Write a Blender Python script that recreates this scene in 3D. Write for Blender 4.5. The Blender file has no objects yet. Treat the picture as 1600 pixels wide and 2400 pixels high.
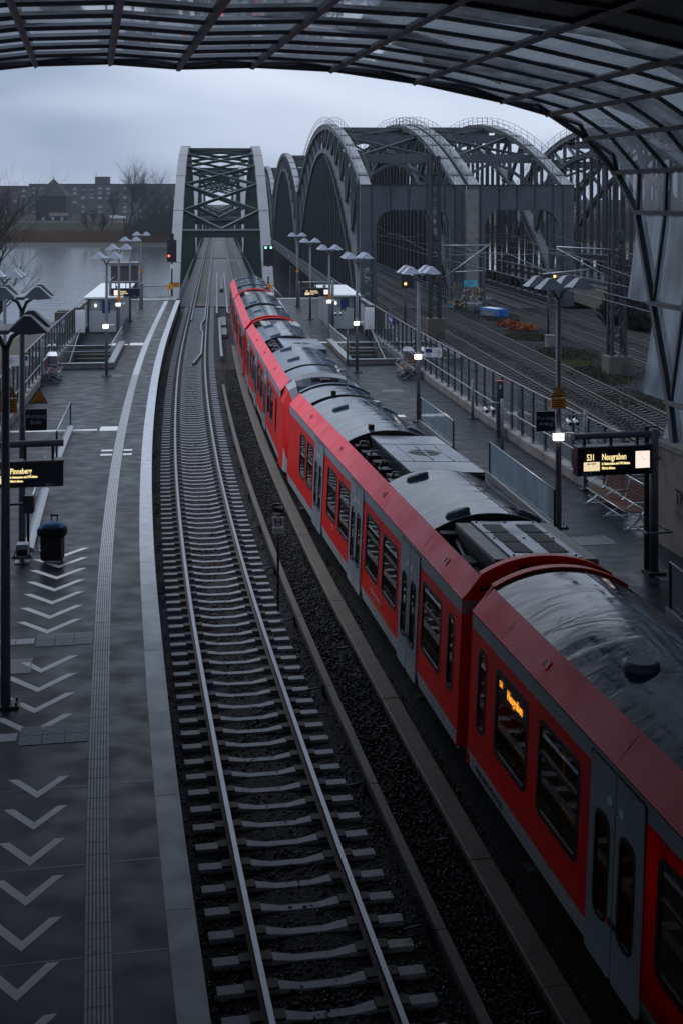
import bpy, bmesh, math, random
from mathutils import Vector, Matrix
from mathutils.geometry import tessellate_polygon
random.seed(7)
R = math.radians
scene = bpy.context.scene
COL = scene.collection

# ------------------------------------------------------------------ camera
F, H, YH = 3050.0, 8.54, 470.0          # focal length in photo pixels, eye height over platform, horizon row
cam_d = bpy.data.cameras.new('camera')
cam = bpy.data.objects.new('camera', cam_d); COL.objects.link(cam)
cam.location = (0, 0, H); cam.rotation_euler = (R(90), 0, 0)
cam_d.sensor_fit = 'HORIZONTAL'; cam_d.sensor_width = 24.0
cam_d.lens = F / 1600 * 24.0
cam_d.shift_y = -(1200 - YH) / 1600
cam_d.clip_start = 0.1; cam_d.clip_end = 9000
scene.camera = cam
scene.view_settings.view_transform = 'Standard'
scene.view_settings.look = 'None'
scene.view_settings.exposure = 0.0
scene.view_settings.gamma = 1.0
scene.view_settings.use_curve_mapping = False

# ------------------------------------------------------------------ sky: Nishita under a closed cloud layer
world = bpy.data.worlds.new('World'); scene.world = world; world.use_nodes = True
wn, wl = world.node_tree.nodes, world.node_tree.links
for n in list(wn): wn.remove(n)
w_out = wn.new('ShaderNodeOutputWorld')
bg_sky = wn.new('ShaderNodeBackground'); bg_cl = wn.new('ShaderNodeBackground')
sky = wn.new('ShaderNodeTexSky'); sky.sky_type = 'NISHITA'; sky.sun_disc = False
sky.sun_elevation = R(52); sky.sun_rotation = R(-42)
wl.new(sky.outputs[0], bg_sky.inputs[0]); bg_sky.inputs[1].default_value = 0.05
tc = wn.new('ShaderNodeTexCoord')
sep = wn.new('ShaderNodeSeparateXYZ'); wl.new(tc.outputs['Generated'], sep.inputs[0])
def wmath(op, a, b=None, clamp=False):
    m = wn.new('ShaderNodeMath'); m.operation = op; m.use_clamp = clamp
    for i, v in enumerate((a, b)):
        if v is None: continue
        if isinstance(v, (int, float)): m.inputs[i].default_value = v
        else: wl.new(v, m.inputs[i])
    return m.outputs[0]
zz = wmath('ADD', wmath('MAXIMUM', sep.outputs[2], 0.0), 0.22)
comb = wn.new('ShaderNodeCombineXYZ')
wl.new(wmath('DIVIDE', sep.outputs[0], zz), comb.inputs[0])
wl.new(wmath('DIVIDE', sep.outputs[1], zz), comb.inputs[1])
nz = wn.new('ShaderNodeTexNoise'); nz.inputs['Scale'].default_value = 0.75
nz.inputs['Detail'].default_value = 3; nz.inputs['Roughness'].default_value = 0.42; nz.inputs['Distortion'].default_value = 0.2
mp = wn.new('ShaderNodeMapping'); mp.inputs['Location'].default_value = (8.23, 26.97, 0)
wl.new(comb.outputs[0], mp.inputs[0]); wl.new(mp.outputs[0], nz.inputs['Vector'])
cr = wn.new('ShaderNodeValToRGB')
cr.color_ramp.elements[0].position = 0.34; cr.color_ramp.elements[0].color = (0.22, 0.29, 0.42, 1)
cr.color_ramp.elements[1].position = 0.60; cr.color_ramp.elements[1].color = (0.645, 0.72, 0.86, 1)
wl.new(nz.outputs[0], cr.inputs[0])
# murk low over the horizon
mr = wn.new('ShaderNodeMix'); mr.data_type = 'RGBA'
low = wmath('MULTIPLY', wmath('POWER', wmath('SUBTRACT', 1.0, wmath('MAXIMUM', sep.outputs[2], 0.0)), 14.0), 0.45)
wl.new(low, mr.inputs[0]); wl.new(cr.outputs[0], mr.inputs[6]); mr.inputs[7].default_value = (0.34, 0.41, 0.54, 1)
wl.new(mr.outputs[2], bg_cl.inputs[0]); bg_cl.inputs[1].default_value = 1.27
wmix = wn.new('ShaderNodeMixShader'); wmix.inputs[0].default_value = 0.93
wl.new(bg_sky.outputs[0], wmix.inputs[1]); wl.new(bg_cl.outputs[0], wmix.inputs[2])
wl.new(wmix.outputs[0], w_out.inputs[0])

sun_d = bpy.data.lights.new('sun', 'SUN'); sun_d.energy = 1.25; sun_d.angle = R(38); sun_d.color = (0.92, 0.96, 1)
sun = bpy.data.objects.new('sun', sun_d); COL.objects.link(sun)
sun.rotation_euler = (R(-38), 0, R(42))

# ------------------------------------------------------------------ helpers
def at(px, py, z=0.0):
    Y = F * (H - z) / (py - YH)
    return Vector(((px - 800) * Y / F, Y, z))
def atY(px, py, Y):
    return Vector(((px - 800) * Y / F, Y, H - (py - YH) * Y / F))

def tag(o, label=None, cat=None, group=None, kind=None):
    if label: o['label'] = label
    if cat: o['category'] = cat
    if group: o['group'] = group
    if kind: o['kind'] = kind
    return o
def thing(name, label, cat, loc=(0, 0, 0), rz=0.0, group=None):
    o = bpy.data.objects.new(name, None); COL.objects.link(o)
    o.location = loc; o.rotation_euler = (0, 0, rz); o.empty_display_size = 0.2
    return tag(o, label, cat, group)
def link(name, mesh, parent=None, loc=None, rot=None):
    o = bpy.data.objects.new(name, mesh); COL.objects.link(o)
    if parent: o.parent = parent
    if loc is not None: o.location = loc
    if rot is not None: o.rotation_euler = rot
    return o
def dup_tree(root, loc=None, rz=None, label=None):
    def rec(o, parent):
        c = o.copy(); COL.objects.link(c)
        if parent: c.parent = parent
        for ch in kids.get(o.name, []): rec(ch, c)
        return c
    kids = {}
    for o in bpy.data.objects:
        if o.parent: kids.setdefault(o.parent.name, []).append(o)
    r = rec(root, None)
    if loc is not None: r.location = loc
    if rz is not None: r.rotation_euler = (0, 0, rz)
    if label: r['label'] = label
    return r

class MB:
    def __init__(s): s.v, s.f, s.mi, s.sm = [], [], [], []
    def add(s, verts, faces, mi=0, smooth=False):
        k = len(s.v); s.v += [Vector(p) for p in verts]
        for f in faces:
            s.f.append([i + k for i in f]); s.mi.append(mi); s.sm.append(smooth)
        return s
    def box(s, c, size, rz=0.0, mi=0, M=None):
        x, y, z = size[0] / 2, size[1] / 2, size[2] / 2
        m = M or (Matrix.Translation(c) @ Matrix.Rotation(rz, 4, 'Z'))
        vs = [m @ Vector((a * x, b * y, d * z)) for a in (-1, 1) for b in (-1, 1) for d in (-1, 1)]
        return s.add(vs, [(0, 1, 3, 2), (4, 6, 7, 5), (0, 4, 5, 1), (2, 3, 7, 6), (0, 2, 6, 4), (1, 5, 7, 3)], mi)
    def beam(s, p, q, w, h, up=(0, 0, 1), mi=0):
        p, q = Vector(p), Vector(q); d = q - p; L = d.length
        if L < 1e-6: return s
        d /= L; up = Vector(up)
        if abs(d.dot(up)) > 0.98: up = Vector((0, 1, 0)) if abs(d.y) < 0.9 else Vector((1, 0, 0))
        x = d.cross(up).normalized(); y = x.cross(d)
        vs = [r + x * (a * w / 2) + y * (b * h / 2) for r in (p, q) for a, b in ((-1, -1), (1, -1), (1, 1), (-1, 1))]
        return s.add(vs, [(0, 3, 2, 1), (4, 5, 6, 7), (0, 1, 5, 4), (1, 2, 6, 5), (2, 3, 7, 6), (3, 0, 4, 7)], mi)
    def tube(s, path, r, n=8, mi=0, cap=True, smooth=True):
        path = [Vector(p) for p in path]; m = len(path); k0 = len(s.v)
        rr = r if isinstance(r, (list, tuple)) else [r] * m
        ref = None; vs = []
        for i, p in enumerate(path):
            d = (path[min(i + 1, m - 1)] - path[max(i - 1, 0)]).normalized()
            if ref is None:
                ref = d.cross(Vector((0, 0, 1)))
                if ref.length < 0.05: ref = d.cross(Vector((0, 1, 0)))
            a = (ref - d * ref.dot(d)).normalized(); ref = a; b = d.cross(a)
            for j in range(n):
                t = 2 * math.pi * j / n
                vs.append(p + (a * math.cos(t) + b * math.sin(t)) * rr[i])
        fs = [(i * n + j, i * n + (j + 1) % n, (i + 1) * n + (j + 1) % n, (i + 1) * n + j) for i in range(m - 1) for j in range(n)]
        s.add(vs, fs, mi, smooth)
        if cap: s.add([], [], mi); s.f += [[k0 + j for j in range(n)][::-1], [k0 + (m - 1) * n + j for j in range(n)]]; s.mi += [mi, mi]; s.sm += [False, False]
        return s
    def sweep(s, path, prof, mi=0, closed=False, smooth=False, cap=True):
        """prof: (side, up) points; path: points, side = horizontal right of travel"""
        path = [Vector(p) for p in path]; m, n = len(path), len(prof); k0 = len(s.v); vs = []
        for i, p in enumerate(path):
            d = path[min(i + 1, m - 1)] - path[max(i - 1, 0)]
            rt = Vector((d.y, -d.x, 0)).normalized()
            vs += [p + rt * a + Vector((0, 0, b)) for a, b in prof]
        e = n if closed else n - 1
        fs = [(i * n + j, i * n + (j + 1) % n, (i + 1) * n + (j + 1) % n, (i + 1) * n + j) for i in range(m - 1) for j in range(e)]
        s.add(vs, fs, mi, smooth)
        if closed and cap:
            s.f += [[k0 + j for j in range(n)], [k0 + (m - 1) * n + j for j in range(n)][::-1]]; s.mi += [mi, mi]; s.sm += [False, False]
        return s
    def poly(s, loops, mp, mi=0, depth=None):
        """filled polygon with holes in 2D; mp(a,b) -> 3D ; depth: vector to extrude"""
        l3 = [[Vector((a, b, 0)) for a, b in lp] for lp in loops]
        tris = tessellate_polygon(l3); flat = [p for lp in loops for p in lp]
        k0 = len(s.v); vs = [Vector(mp(a, b)) for a, b in flat]
        if depth is None: return s.add(vs, tris, mi)
        dv = Vector(depth); n = len(vs)
        s.add(vs + [v + dv for v in vs], list(tris) + [tuple(i + n for i in t[::-1]) for t in tris], mi)
        st = 0
        for lp in loops:
            m = len(lp)
            for j in range(m):
                a, b = st + j, st + (j + 1) % m
                s.f.append([k0 + a, k0 + b, k0 + b + n, k0 + a + n]); s.mi.append(mi); s.sm.append(False)
            st += m
        return s
    def mesh(s, name, mats, off=None, recalc=True):
        me = bpy.data.meshes.new(name)
        vv = s.v if off is None else [v - off for v in s.v]
        me.from_pydata([tuple(v) for v in vv], [], s.f)
        for m in (mats if isinstance(mats, (list, tuple)) else [mats]): me.materials.append(m)
        me.polygons.foreach_set('material_index', s.mi)
        me.polygons.foreach_set('use_smooth', s.sm)
        if recalc:
            bm = bmesh.new(); bm.from_mesh(me); bmesh.ops.recalc_face_normals(bm, faces=bm.faces); bm.to_mesh(me); bm.free()
        me.update(); return me
    def build(s, name, mats, parent=None, world=False, label=None, kind=None, recalc=True):
        off = parent.location if (parent is not None and world) else None
        o = link(name, s.mesh(name, mats, off, recalc), parent)
        if label: o['label'] = label
        if kind: o['kind'] = kind
        return o

def rrect(x0, z0, x1, z1, r, n=4):
    pts = []
    for cx, cz, a0 in ((x1 - r, z1 - r, 0), (x0 + r, z1 - r, 90), (x0 + r, z0 + r, 180), (x1 - r, z0 + r, 270)):
        for i in range(n + 1):
            a = R(a0 + 90 * i / n); pts.append((cx + r * math.cos(a), cz + r * math.sin(a)))
    return pts

# ------------------------------------------------------------------ materials
def nd(nt, t, **kw):
    n = nt.nodes.new(t)
    for k, v in kw.items(): setattr(n, k, v)
    return n
def pmat(name, col, rough=0.6, metal=0.0, var=0.25, vs=2.0, rvar=0.0, bump=0.0, bs=30.0, bdist=0.01, coat=0.0, emit=None, es=0.0, stretch=None, dirt=None, ds=1.5, dt=0.55, coords='Object', spec=0.5):
    m = bpy.data.materials.new(name); m.use_nodes = True; nt = m.node_tree; L = nt.links
    b = nt.nodes['Principled BSDF']
    b.inputs['Roughness'].default_value = rough; b.inputs['Metallic'].default_value = metal
    b.inputs['Specular IOR Level'].default_value = spec
    if coat: b.inputs['Coat Weight'].default_value = coat; b.inputs['Coat Roughness'].default_value = 0.08
    tcn = nd(nt, 'ShaderNodeTexCoord'); vec = tcn.outputs[coords]
    if stretch:
        mpn = nd(nt, 'ShaderNodeMapping'); mpn.inputs['Scale'].default_value = stretch; L.new(vec, mpn.inputs[0]); vec = mpn.outputs[0]
    c4 = (*col, 1)
    if var or dirt:
        n1 = nd(nt, 'ShaderNodeTexNoise'); n1.inputs['Scale'].default_value = vs; n1.inputs['Detail'].default_value = 6; n1.inputs['Roughness'].default_value = 0.65
        L.new(vec, n1.inputs['Vector'])
        rp = nd(nt, 'ShaderNodeMapRange'); rp.inputs[1].default_value = 0.25; rp.inputs[2].default_value = 0.75
        rp.inputs[3].default_value = 1 - var; rp.inputs[4].default_value = 1 + var
        L.new(n1.outputs[0], rp.inputs[0])
        mx = nd(nt, 'ShaderNodeMix', data_type='RGBA', blend_type='MULTIPLY'); mx.inputs[0].default_value = 1
        mx.inputs[6].default_value = c4; L.new(rp.outputs[0], mx.inputs[7])
        out = mx.outputs[2]
        if dirt:
            n2 = nd(nt, 'ShaderNodeTexNoise'); n2.inputs['Scale'].default_value = ds; n2.inputs['Detail'].default_value = 8; n2.inputs['Roughness'].default_value = 0.7
            L.new(vec, n2.inputs['Vector'])
            r2 = nd(nt, 'ShaderNodeMapRange'); r2.inputs[1].default_value = dt; r2.inputs[2].default_value = dt + 0.16
            L.new(n2.outputs[0], r2.inputs[0])
            m2 = nd(nt, 'ShaderNodeMix', data_type='RGBA'); L.new(r2.outputs[0], m2.inputs[0]); L.new(out, m2.inputs[6]); m2.inputs[7].default_value = (*dirt, 1)
            out = m2.outputs[2]
        L.new(out, b.inputs['Base Color'])
    else: b.inputs['Base Color'].default_value = c4
    if rvar:
        n3 = nd(nt, 'ShaderNodeTexNoise'); n3.inputs['Scale'].default_value = vs * 0.7; n3.inputs['Detail'].default_value = 5
        L.new(vec, n3.inputs['Vector'])
        r3 = nd(nt, 'ShaderNodeMapRange'); r3.inputs[1].default_value = 0.35; r3.inputs[2].default_value = 0.65
        r3.inputs[3].default_value = max(0.03, rough - rvar); r3.inputs[4].default_value = min(1, rough + rvar)
        L.new(n3.outputs[0], r3.inputs[0]); L.new(r3.outputs[0], b.inputs['Roughness'])
    if bump:
        n4 = nd(nt, 'ShaderNodeTexNoise'); n4.inputs['Scale'].default_value = bs; n4.inputs['Detail'].default_value = 4
        L.new(vec, n4.inputs['Vector'])
        bp = nd(nt, 'ShaderNodeBump'); bp.inputs['Strength'].default_value = bump; bp.inputs['Distance'].default_value = bdist
        L.new(n4.outputs[0], bp.inputs['Height']); L.new(bp.outputs[0], b.inputs['Normal'])
    if emit:
        b.inputs['Emission Color'].default_value = (*emit, 1); b.inputs['Emission Strength'].default_value = es
    return m
def glass(name, tint, ior=1.5, rough=0.02, frit=0.0, fs=40.0, body=None, bodyw=0.0):
    """thin pane: tinted see-through sheet with a sky reflection; frit = printed fine lines"""
    m = bpy.data.materials.new(name); m.use_nodes = True; nt = m.node_tree; L = nt.links
    for n in list(nt.nodes): nt.nodes.remove(n)
    o = nd(nt, 'ShaderNodeOutputMaterial'); tr = nd(nt, 'ShaderNodeBsdfTransparent'); gl = nd(nt, 'ShaderNodeBsdfGlossy')
    gl.inputs['Roughness'].default_value = rough; gl.inputs['Color'].default_value = (1, 1, 1, 1)
    tr.inputs[0].default_value = (*tint, 1)
    base = tr.outputs[0]
    if body:
        df = nd(nt, 'ShaderNodeBsdfTranslucent'); df.inputs[0].default_value = (*body, 1)
        mb = nd(nt, 'ShaderNodeMixShader'); mb.inputs[0].default_value = bodyw
        tcn = nd(nt, 'ShaderNodeTexCoord'); nz_ = nd(nt, 'ShaderNodeTexNoise'); nz_.inputs['Scale'].default_value = 1.3; nz_.inputs['Detail'].default_value = 6
        mpn = nd(nt, 'ShaderNodeMapping'); mpn.inputs['Scale'].default_value = (1, 1, 0.35)
        L.new(tcn.outputs['Object'], mpn.inputs[0]); L.new(mpn.outputs[0], nz_.inputs['Vector'])
        mrn = nd(nt, 'ShaderNodeMapRange'); mrn.inputs[1].default_value = 0.3; mrn.inputs[2].default_value = 0.7
        mrn.inputs[3].default_value = bodyw * 0.5; mrn.inputs[4].default_value = min(1, bodyw * 1.6)
        L.new(nz_.outputs[0], mrn.inputs[0]); L.new(mrn.outputs[0], mb.inputs[0])
        L.new(base, mb.inputs[1]); L.new(df.outputs[0], mb.inputs[2]); base = mb.outputs[0]
    if frit:
        tcn = nd(nt, 'ShaderNodeTexCoord'); wv = nd(nt, 'ShaderNodeTexWave'); wv.bands_direction = 'Z'
        wv.inputs['Scale'].default_value = fs; L.new(tcn.outputs['Object'], wv.inputs['Vector'])
        df2 = nd(nt, 'ShaderNodeBsdfDiffuse'); df2.inputs[0].default_value = (0.16, 0.19, 0.21, 1)
        mf = nd(nt, 'ShaderNodeMixShader'); mm = nd(nt, 'ShaderNodeMath', operation='MULTIPLY'); mm.inputs[1].default_value = frit
        L.new(wv.outputs[1], mm.inputs[0]); L.new(mm.outputs[0], mf.inputs[0]); L.new(base, mf.inputs[1]); L.new(df2.outputs[0], mf.inputs[2]); base = mf.outputs[0]
    lw = nd(nt, 'ShaderNodeLayerWeight'); lw.inputs[0].default_value = 0.5
    p5 = nd(nt, 'ShaderNodeMath', operation='POWER'); L.new(lw.outputs['Facing'], p5.inputs[0]); p5.inputs[1].default_value = 5.0
    f0 = ((ior - 1) / (ior + 1)) ** 2
    fr = nd(nt, 'ShaderNodeMath', operation='MULTIPLY_ADD'); L.new(p5.outputs[0], fr.inputs[0]); fr.inputs[1].default_value = 1 - f0; fr.inputs[2].default_value = f0
    mx = nd(nt, 'ShaderNodeMixShader'); L.new(fr.outputs[0], mx.inputs[0]); L.new(base, mx.inputs[1]); L.new(gl.outputs[0], mx.inputs[2])
    L.new(mx.outputs[0], o.inputs[0]); return m
def emat(name, col, s):
    m = bpy.data.materials.new(name); m.use_nodes = True; b = m.node_tree.nodes['Principled BSDF']
    b.inputs['Base Color'].default_value = (*[c * 0.3 for c in col], 1); b.inputs['Roughness'].default_value = 0.4
    b.inputs['Emission Color'].default_value = (*col, 1); b.inputs['Emission Strength'].default_value = s
    return m

M = {}
M['asphalt'] = pmat('wet asphalt', (0.010, 0.014, 0.020), 0.40, var=0.16, vs=2.6, rvar=0.11, bump=0.25, bs=60, bdist=0.004, dirt=(0.004, 0.005, 0.007), ds=1.9, dt=0.62, stretch=(0.8, 1.0, 1), spec=0.14)
M['edge'] = pmat('pale concrete edging', (0.48, 0.51, 0.55), 0.6, var=0.18, vs=3, rvar=0.12, bump=0.2, bs=60, bdist=0.003, dirt=(0.15, 0.16, 0.17), ds=5, dt=0.65, spec=0.3)
M['tactile'] = pmat('white ribbed paving', (0.46, 0.485, 0.52), 0.6, var=0.3, vs=9, bump=0.2, bs=80, bdist=0.003, dirt=(0.08, 0.08, 0.085), ds=11, dt=0.57)
M['paint'] = pmat('worn white paint', (0.72, 0.72, 0.73), 0.55, var=0.18, vs=8, dirt=(0.25, 0.25, 0.26), ds=14, dt=0.63)
M['concrete'] = pmat('weathered concrete', (0.20, 0.19, 0.18), 0.75, var=0.35, vs=0.7, bump=0.3, bs=25, bdist=0.01, dirt=(0.06, 0.055, 0.05), ds=0.9, dt=0.52)
M['concrete_dk'] = pmat('stained dark concrete', (0.10, 0.09, 0.08), 0.8, var=0.4, vs=0.8, bump=0.3, bs=20, dirt=(0.03, 0.03, 0.025), ds=0.8, dt=0.5)
M['sleeper'] = pmat('concrete sleeper', (0.25, 0.27, 0.30), 0.55, var=0.25, vs=5, bump=0.2, bs=60, bdist=0.003, dirt=(0.09, 0.078, 0.066), ds=2.4, dt=0.58, spec=0.3)
M['ballast'] = pmat('dark ballast', (0.018, 0.018, 0.020), 0.7, var=0.6, vs=14, bump=1.0, bs=22, bdist=0.06, spec=0.15)
M['stone'] = pmat('wet ballast stone', (0.023, 0.024, 0.027), 0.5, var=0.7, vs=6, rvar=0.15, dirt=(0.075, 0.070, 0.066), ds=5, dt=0.60, spec=0.25)
M['rail_top'] = pmat('polished rail', (0.21, 0.23, 0.26), 0.38, 0.85, var=0.1)
M['rail'] = pmat('rusty rail side', (0.055, 0.042, 0.035), 0.7, 0.2, var=0.4, vs=6)
M['clip'] = pmat('rail clip', (0.05, 0.045, 0.04), 0.7, 0.3)
M['trail_cover'] = pmat('brown cover board', (0.115, 0.095, 0.082), 0.6, var=0.25, vs=1.5, dirt=(0.06, 0.052, 0.048), ds=2, dt=0.58, spec=0.25)
M['steel'] = pmat('galvanised steel', (0.17, 0.185, 0.21), 0.5, 0.15, var=0.18, vs=4)
M['steel_dk'] = pmat('dark painted steel', (0.045, 0.050, 0.058), 0.45, 0.2, var=0.25, vs=3)
M['alu'] = pmat('brushed aluminium', (0.36, 0.38, 0.41), 0.36, 0.8, var=0.1, vs=6)
M['lampgrey'] = pmat('lamp reflector sheet', (0.36, 0.40, 0.47), 0.45, 0.0, var=0.1, vs=4)
M['roofsteel'] = pmat('dark roof steel', (0.028, 0.031, 0.036), 0.5, 0.1, var=0.25, vs=1.5)
M['bridge_grey'] = pmat('grey bridge paint', (0.20, 0.215, 0.245), 0.5, 0.05, var=0.14, vs=0.25, dirt=(0.11, 0.115, 0.125), ds=0.5, dt=0.58)
M['bridge_green'] = pmat('dark green bridge paint', (0.017, 0.038, 0.036), 0.4, 0.1, var=0.3, vs=1)
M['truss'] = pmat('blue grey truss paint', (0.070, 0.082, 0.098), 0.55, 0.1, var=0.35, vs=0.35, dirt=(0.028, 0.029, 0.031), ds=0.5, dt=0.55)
M['truss_top'] = pmat('paler truss plate', (0.22, 0.235, 0.26), 0.5, 0.1, var=0.35, vs=0.5, dirt=(0.10, 0.105, 0.11), ds=0.7, dt=0.55)  # plate colour paler than the rest of the truss
M['truss_dk'] = pmat('dark truss iron', (0.024, 0.028, 0.034), 0.6, 0.1, var=0.4, vs=0.4)
M['red'] = pmat('train red paint', (0.86, 0.010, 0.010), 0.30, var=0.14, vs=0.9, bump=0.04, bs=1.6, bdist=0.03, spec=0.22, stretch=(1, 1.6, 0.4), dirt=(0.40, 0.012, 0.012), ds=1.3, dt=0.60)
M['red_sheen'] = pmat('red cant panel with sky sheen tint', (0.93, 0.085, 0.12), 0.40, var=0.12, vs=1.6, rvar=0.10, bump=0.12, bs=6, bdist=0.01, dirt=(0.70, 0.025, 0.035), ds=1.3, dt=0.57, spec=0.18)  # pink lift in the base red stands for reflected sky
M['red_dk'] = pmat('red end wall', (0.75, 0.012, 0.014), 0.4, var=0.15, vs=1, spec=0.25)
M['tgrey'] = pmat('train grey band', (0.30, 0.34, 0.38), 0.35, var=0.1, vs=2)
M['tdoor'] = pmat('train grey door', (0.30, 0.35, 0.40), 0.3, var=0.06, vs=1.5, coat=0.3)
M['tskirt'] = pmat('train pale skirt', (0.42, 0.43, 0.45), 0.5, var=0.15, vs=2, dirt=(0.2, 0.19, 0.18), ds=1.5, dt=0.55)
M['black'] = pmat('black rubber', (0.010, 0.011, 0.013), 0.35, var=0)
M['tunder'] = pmat('underframe', (0.015, 0.015, 0.016), 0.7, var=0.3)
M['tinside'] = pmat('dim cabin lining', (0.05, 0.05, 0.055), 0.8, var=0.1)
M['yellow'] = pmat('yellow grab pole', (0.60, 0.30, 0.04), 0.4, var=0)
M['tglass'] = glass('train window glass', (0.30, 0.33, 0.37), rough=0.01)
M['tduct'] = pmat('roof machinery', (0.03, 0.034, 0.04), 0.4, 0.3, var=0.4, vs=6)
M['tpanel'] = pmat('roof equipment lid', (0.22, 0.26, 0.32), 0.25, 0.2, var=0.2, vs=1.2, rvar=0.1)
M['tmesh'] = pmat('black fan mesh', (0.015, 0.016, 0.018), 0.6, var=0.2, vs=20)
M['tlid'] = pmat('pale duct lid', (0.32, 0.31, 0.28), 0.45, var=0.2, vs=3)
M['winds'] = pmat('windscreen', (0.012, 0.022, 0.040), 0.16, var=0, spec=0.35)
M['pill'] = pmat('roof dome', (0.12, 0.16, 0.21), 0.4, var=0.15, vs=4)
M['white'] = pmat('white lacquer', (0.62, 0.63, 0.65), 0.35, var=0.06)
M['orange'] = pmat('orange sign', (0.95, 0.36, 0.03), 0.45, var=0.08)
M['navy'] = pmat('navy sign', (0.006, 0.012, 0.032), 0.3, var=0)
M['blue'] = pmat('blue tarpaulin', (0.02, 0.13, 0.42), 0.5, var=0.25, vs=4)
M['bluebag'] = pmat('blue holdall cloth', (0.015, 0.10, 0.26), 0.7, var=0.2, vs=12)
M['blackbag'] = pmat('black luggage cloth', (0.006, 0.006, 0.007), 0.6, var=0.2, vs=12)
M['signwhite'] = pmat('sign white', (0.82, 0.84, 0.86), 0.4, var=0.05)
M['textgrey'] = pmat('sign grey lettering', (0.62, 0.66, 0.72), 0.5, var=0)
M['textblk'] = pmat('sign black', (0.01, 0.01, 0.012), 0.5, var=0)
M['signblue'] = pmat('sign blue', (0.02, 0.05, 0.16), 0.4, var=0)
M['wood'] = pmat('red brown bench slat', (0.055, 0.020, 0.012), 0.6, var=0.35, vs=12, stretch=(1, 1, 6), spec=0.2)
M['red_post'] = pmat('red post paint', (0.40, 0.012, 0.012), 0.35, var=0.1)
M['roofglass'] = glass('canopy glass', (0.22, 0.24, 0.26), ior=1.3, rough=0.03, body=(0.34, 0.37, 0.41), bodyw=0.22)
M['wallglass'] = glass('canopy wall glass', (0.14, 0.16, 0.19), ior=1.2, rough=0.06, body=(0.34, 0.40, 0.47), bodyw=0.55)
M['fenceglass'] = glass('fence glass', (0.58, 0.64, 0.68), rough=0.02, body=(0.30, 0.32, 0.34), bodyw=0.24)
M['railglass'] = glass('balustrade glass', (0.34, 0.46, 0.52), rough=0.04, body=(0.26, 0.40, 0.48), bodyw=0.62, frit=0.25, fs=9)
M['clearglass'] = glass('clear glass', (0.78, 0.85, 0.84), rough=0.02)
M['litwhite'] = emat('lit lamp', (1.0, 1.0, 0.86), 3.0)
M['led'] = emat('display lettering', (1.0, 0.80, 0.36), 1.15)
M['ledbox'] = emat('display picture', (1.0, 0.82, 0.52), 0.85)
M['clockface'] = emat('lit clock face', (1.0, 0.76, 0.68), 1.15)
M['ledorange'] = emat('amber destination', (1.0, 0.36, 0.03), 1.2)
M['sigred'] = emat('red signal', (1.0, 0.10, 0.06), 4); M['siggreen'] = emat('green signal', (0.25, 1.0, 0.65), 3.5); M['sigorange'] = emat('amber signal', (1.0, 0.42, 0.10), 4)
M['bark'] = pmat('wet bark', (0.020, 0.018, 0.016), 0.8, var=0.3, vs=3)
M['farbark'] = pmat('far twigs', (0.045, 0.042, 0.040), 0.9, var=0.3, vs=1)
M['grass'] = pmat('winter grass', (0.024, 0.026, 0.016), 0.95, var=0.4, vs=0.05, dirt=(0.035, 0.026, 0.016), ds=0.06, dt=0.5, spec=0.05)
M['reed'] = pmat('brown reeds', (0.12, 0.068, 0.040), 0.9, var=0.4, vs=0.15)
M['mud'] = pmat('wet mud', (0.022, 0.021, 0.020), 0.7, var=0.4, vs=0.2, spec=0.15)
M['brick'] = pmat('far dark brick', (0.030, 0.028, 0.030), 0.85, var=0.15, vs=0.1)
M['brick2'] = pmat('far brown brick', (0.085, 0.080, 0.085), 0.85, var=0.15, vs=0.1)
M['winpane'] = pmat('far window', (0.26, 0.29, 0.33), 0.3, var=0.6, vs=0.4)
M['graffiti'] = pmat('pale graffiti', (0.42, 0.38, 0.30), 0.7, var=0.3, vs=2)
M['rust'] = pmat('orange bush', (0.25, 0.07, 0.025), 0.9, var=0.5, vs=3)
M['weed'] = pmat('dry weeds', (0.040, 0.036, 0.022), 0.9, var=0.5, vs=2)
M['moss'] = pmat('moss', (0.085, 0.085, 0.02), 0.9, var=0.4, vs=4)
M['cyan'] = pmat('cyan graffiti', (0.04, 0.48, 0.66), 0.6, var=0.1)
M['yard_rail'] = pmat('dull freight rail', (0.10, 0.095, 0.095), 0.45, 0.6, var=0.2)
M['rail_cover'] = pmat('dark cover board', (0.075, 0.065, 0.06), 0.6, var=0.3, vs=1.5)
M['cabinlight'] = emat('cabin light', (1.0, 0.80, 0.55), 2.2)
M['groove'] = pmat('tactile groove', (0.15, 0.155, 0.165), 0.7, var=0.4, vs=10)
M['hatch'] = pmat('hatch paving', (0.02, 0.024, 0.031), 0.35, var=0.2, vs=3)
def gravel_mat():
    m = pmat('freight gravel', (0.024, 0.024, 0.026), 0.85, var=0.6, vs=7, bump=0.9, bs=9, bdist=0.06, dirt=(0.030, 0.026, 0.016), ds=0.12, dt=0.55, spec=0.08)
    return m
M['gravel'] = gravel_mat()
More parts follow.
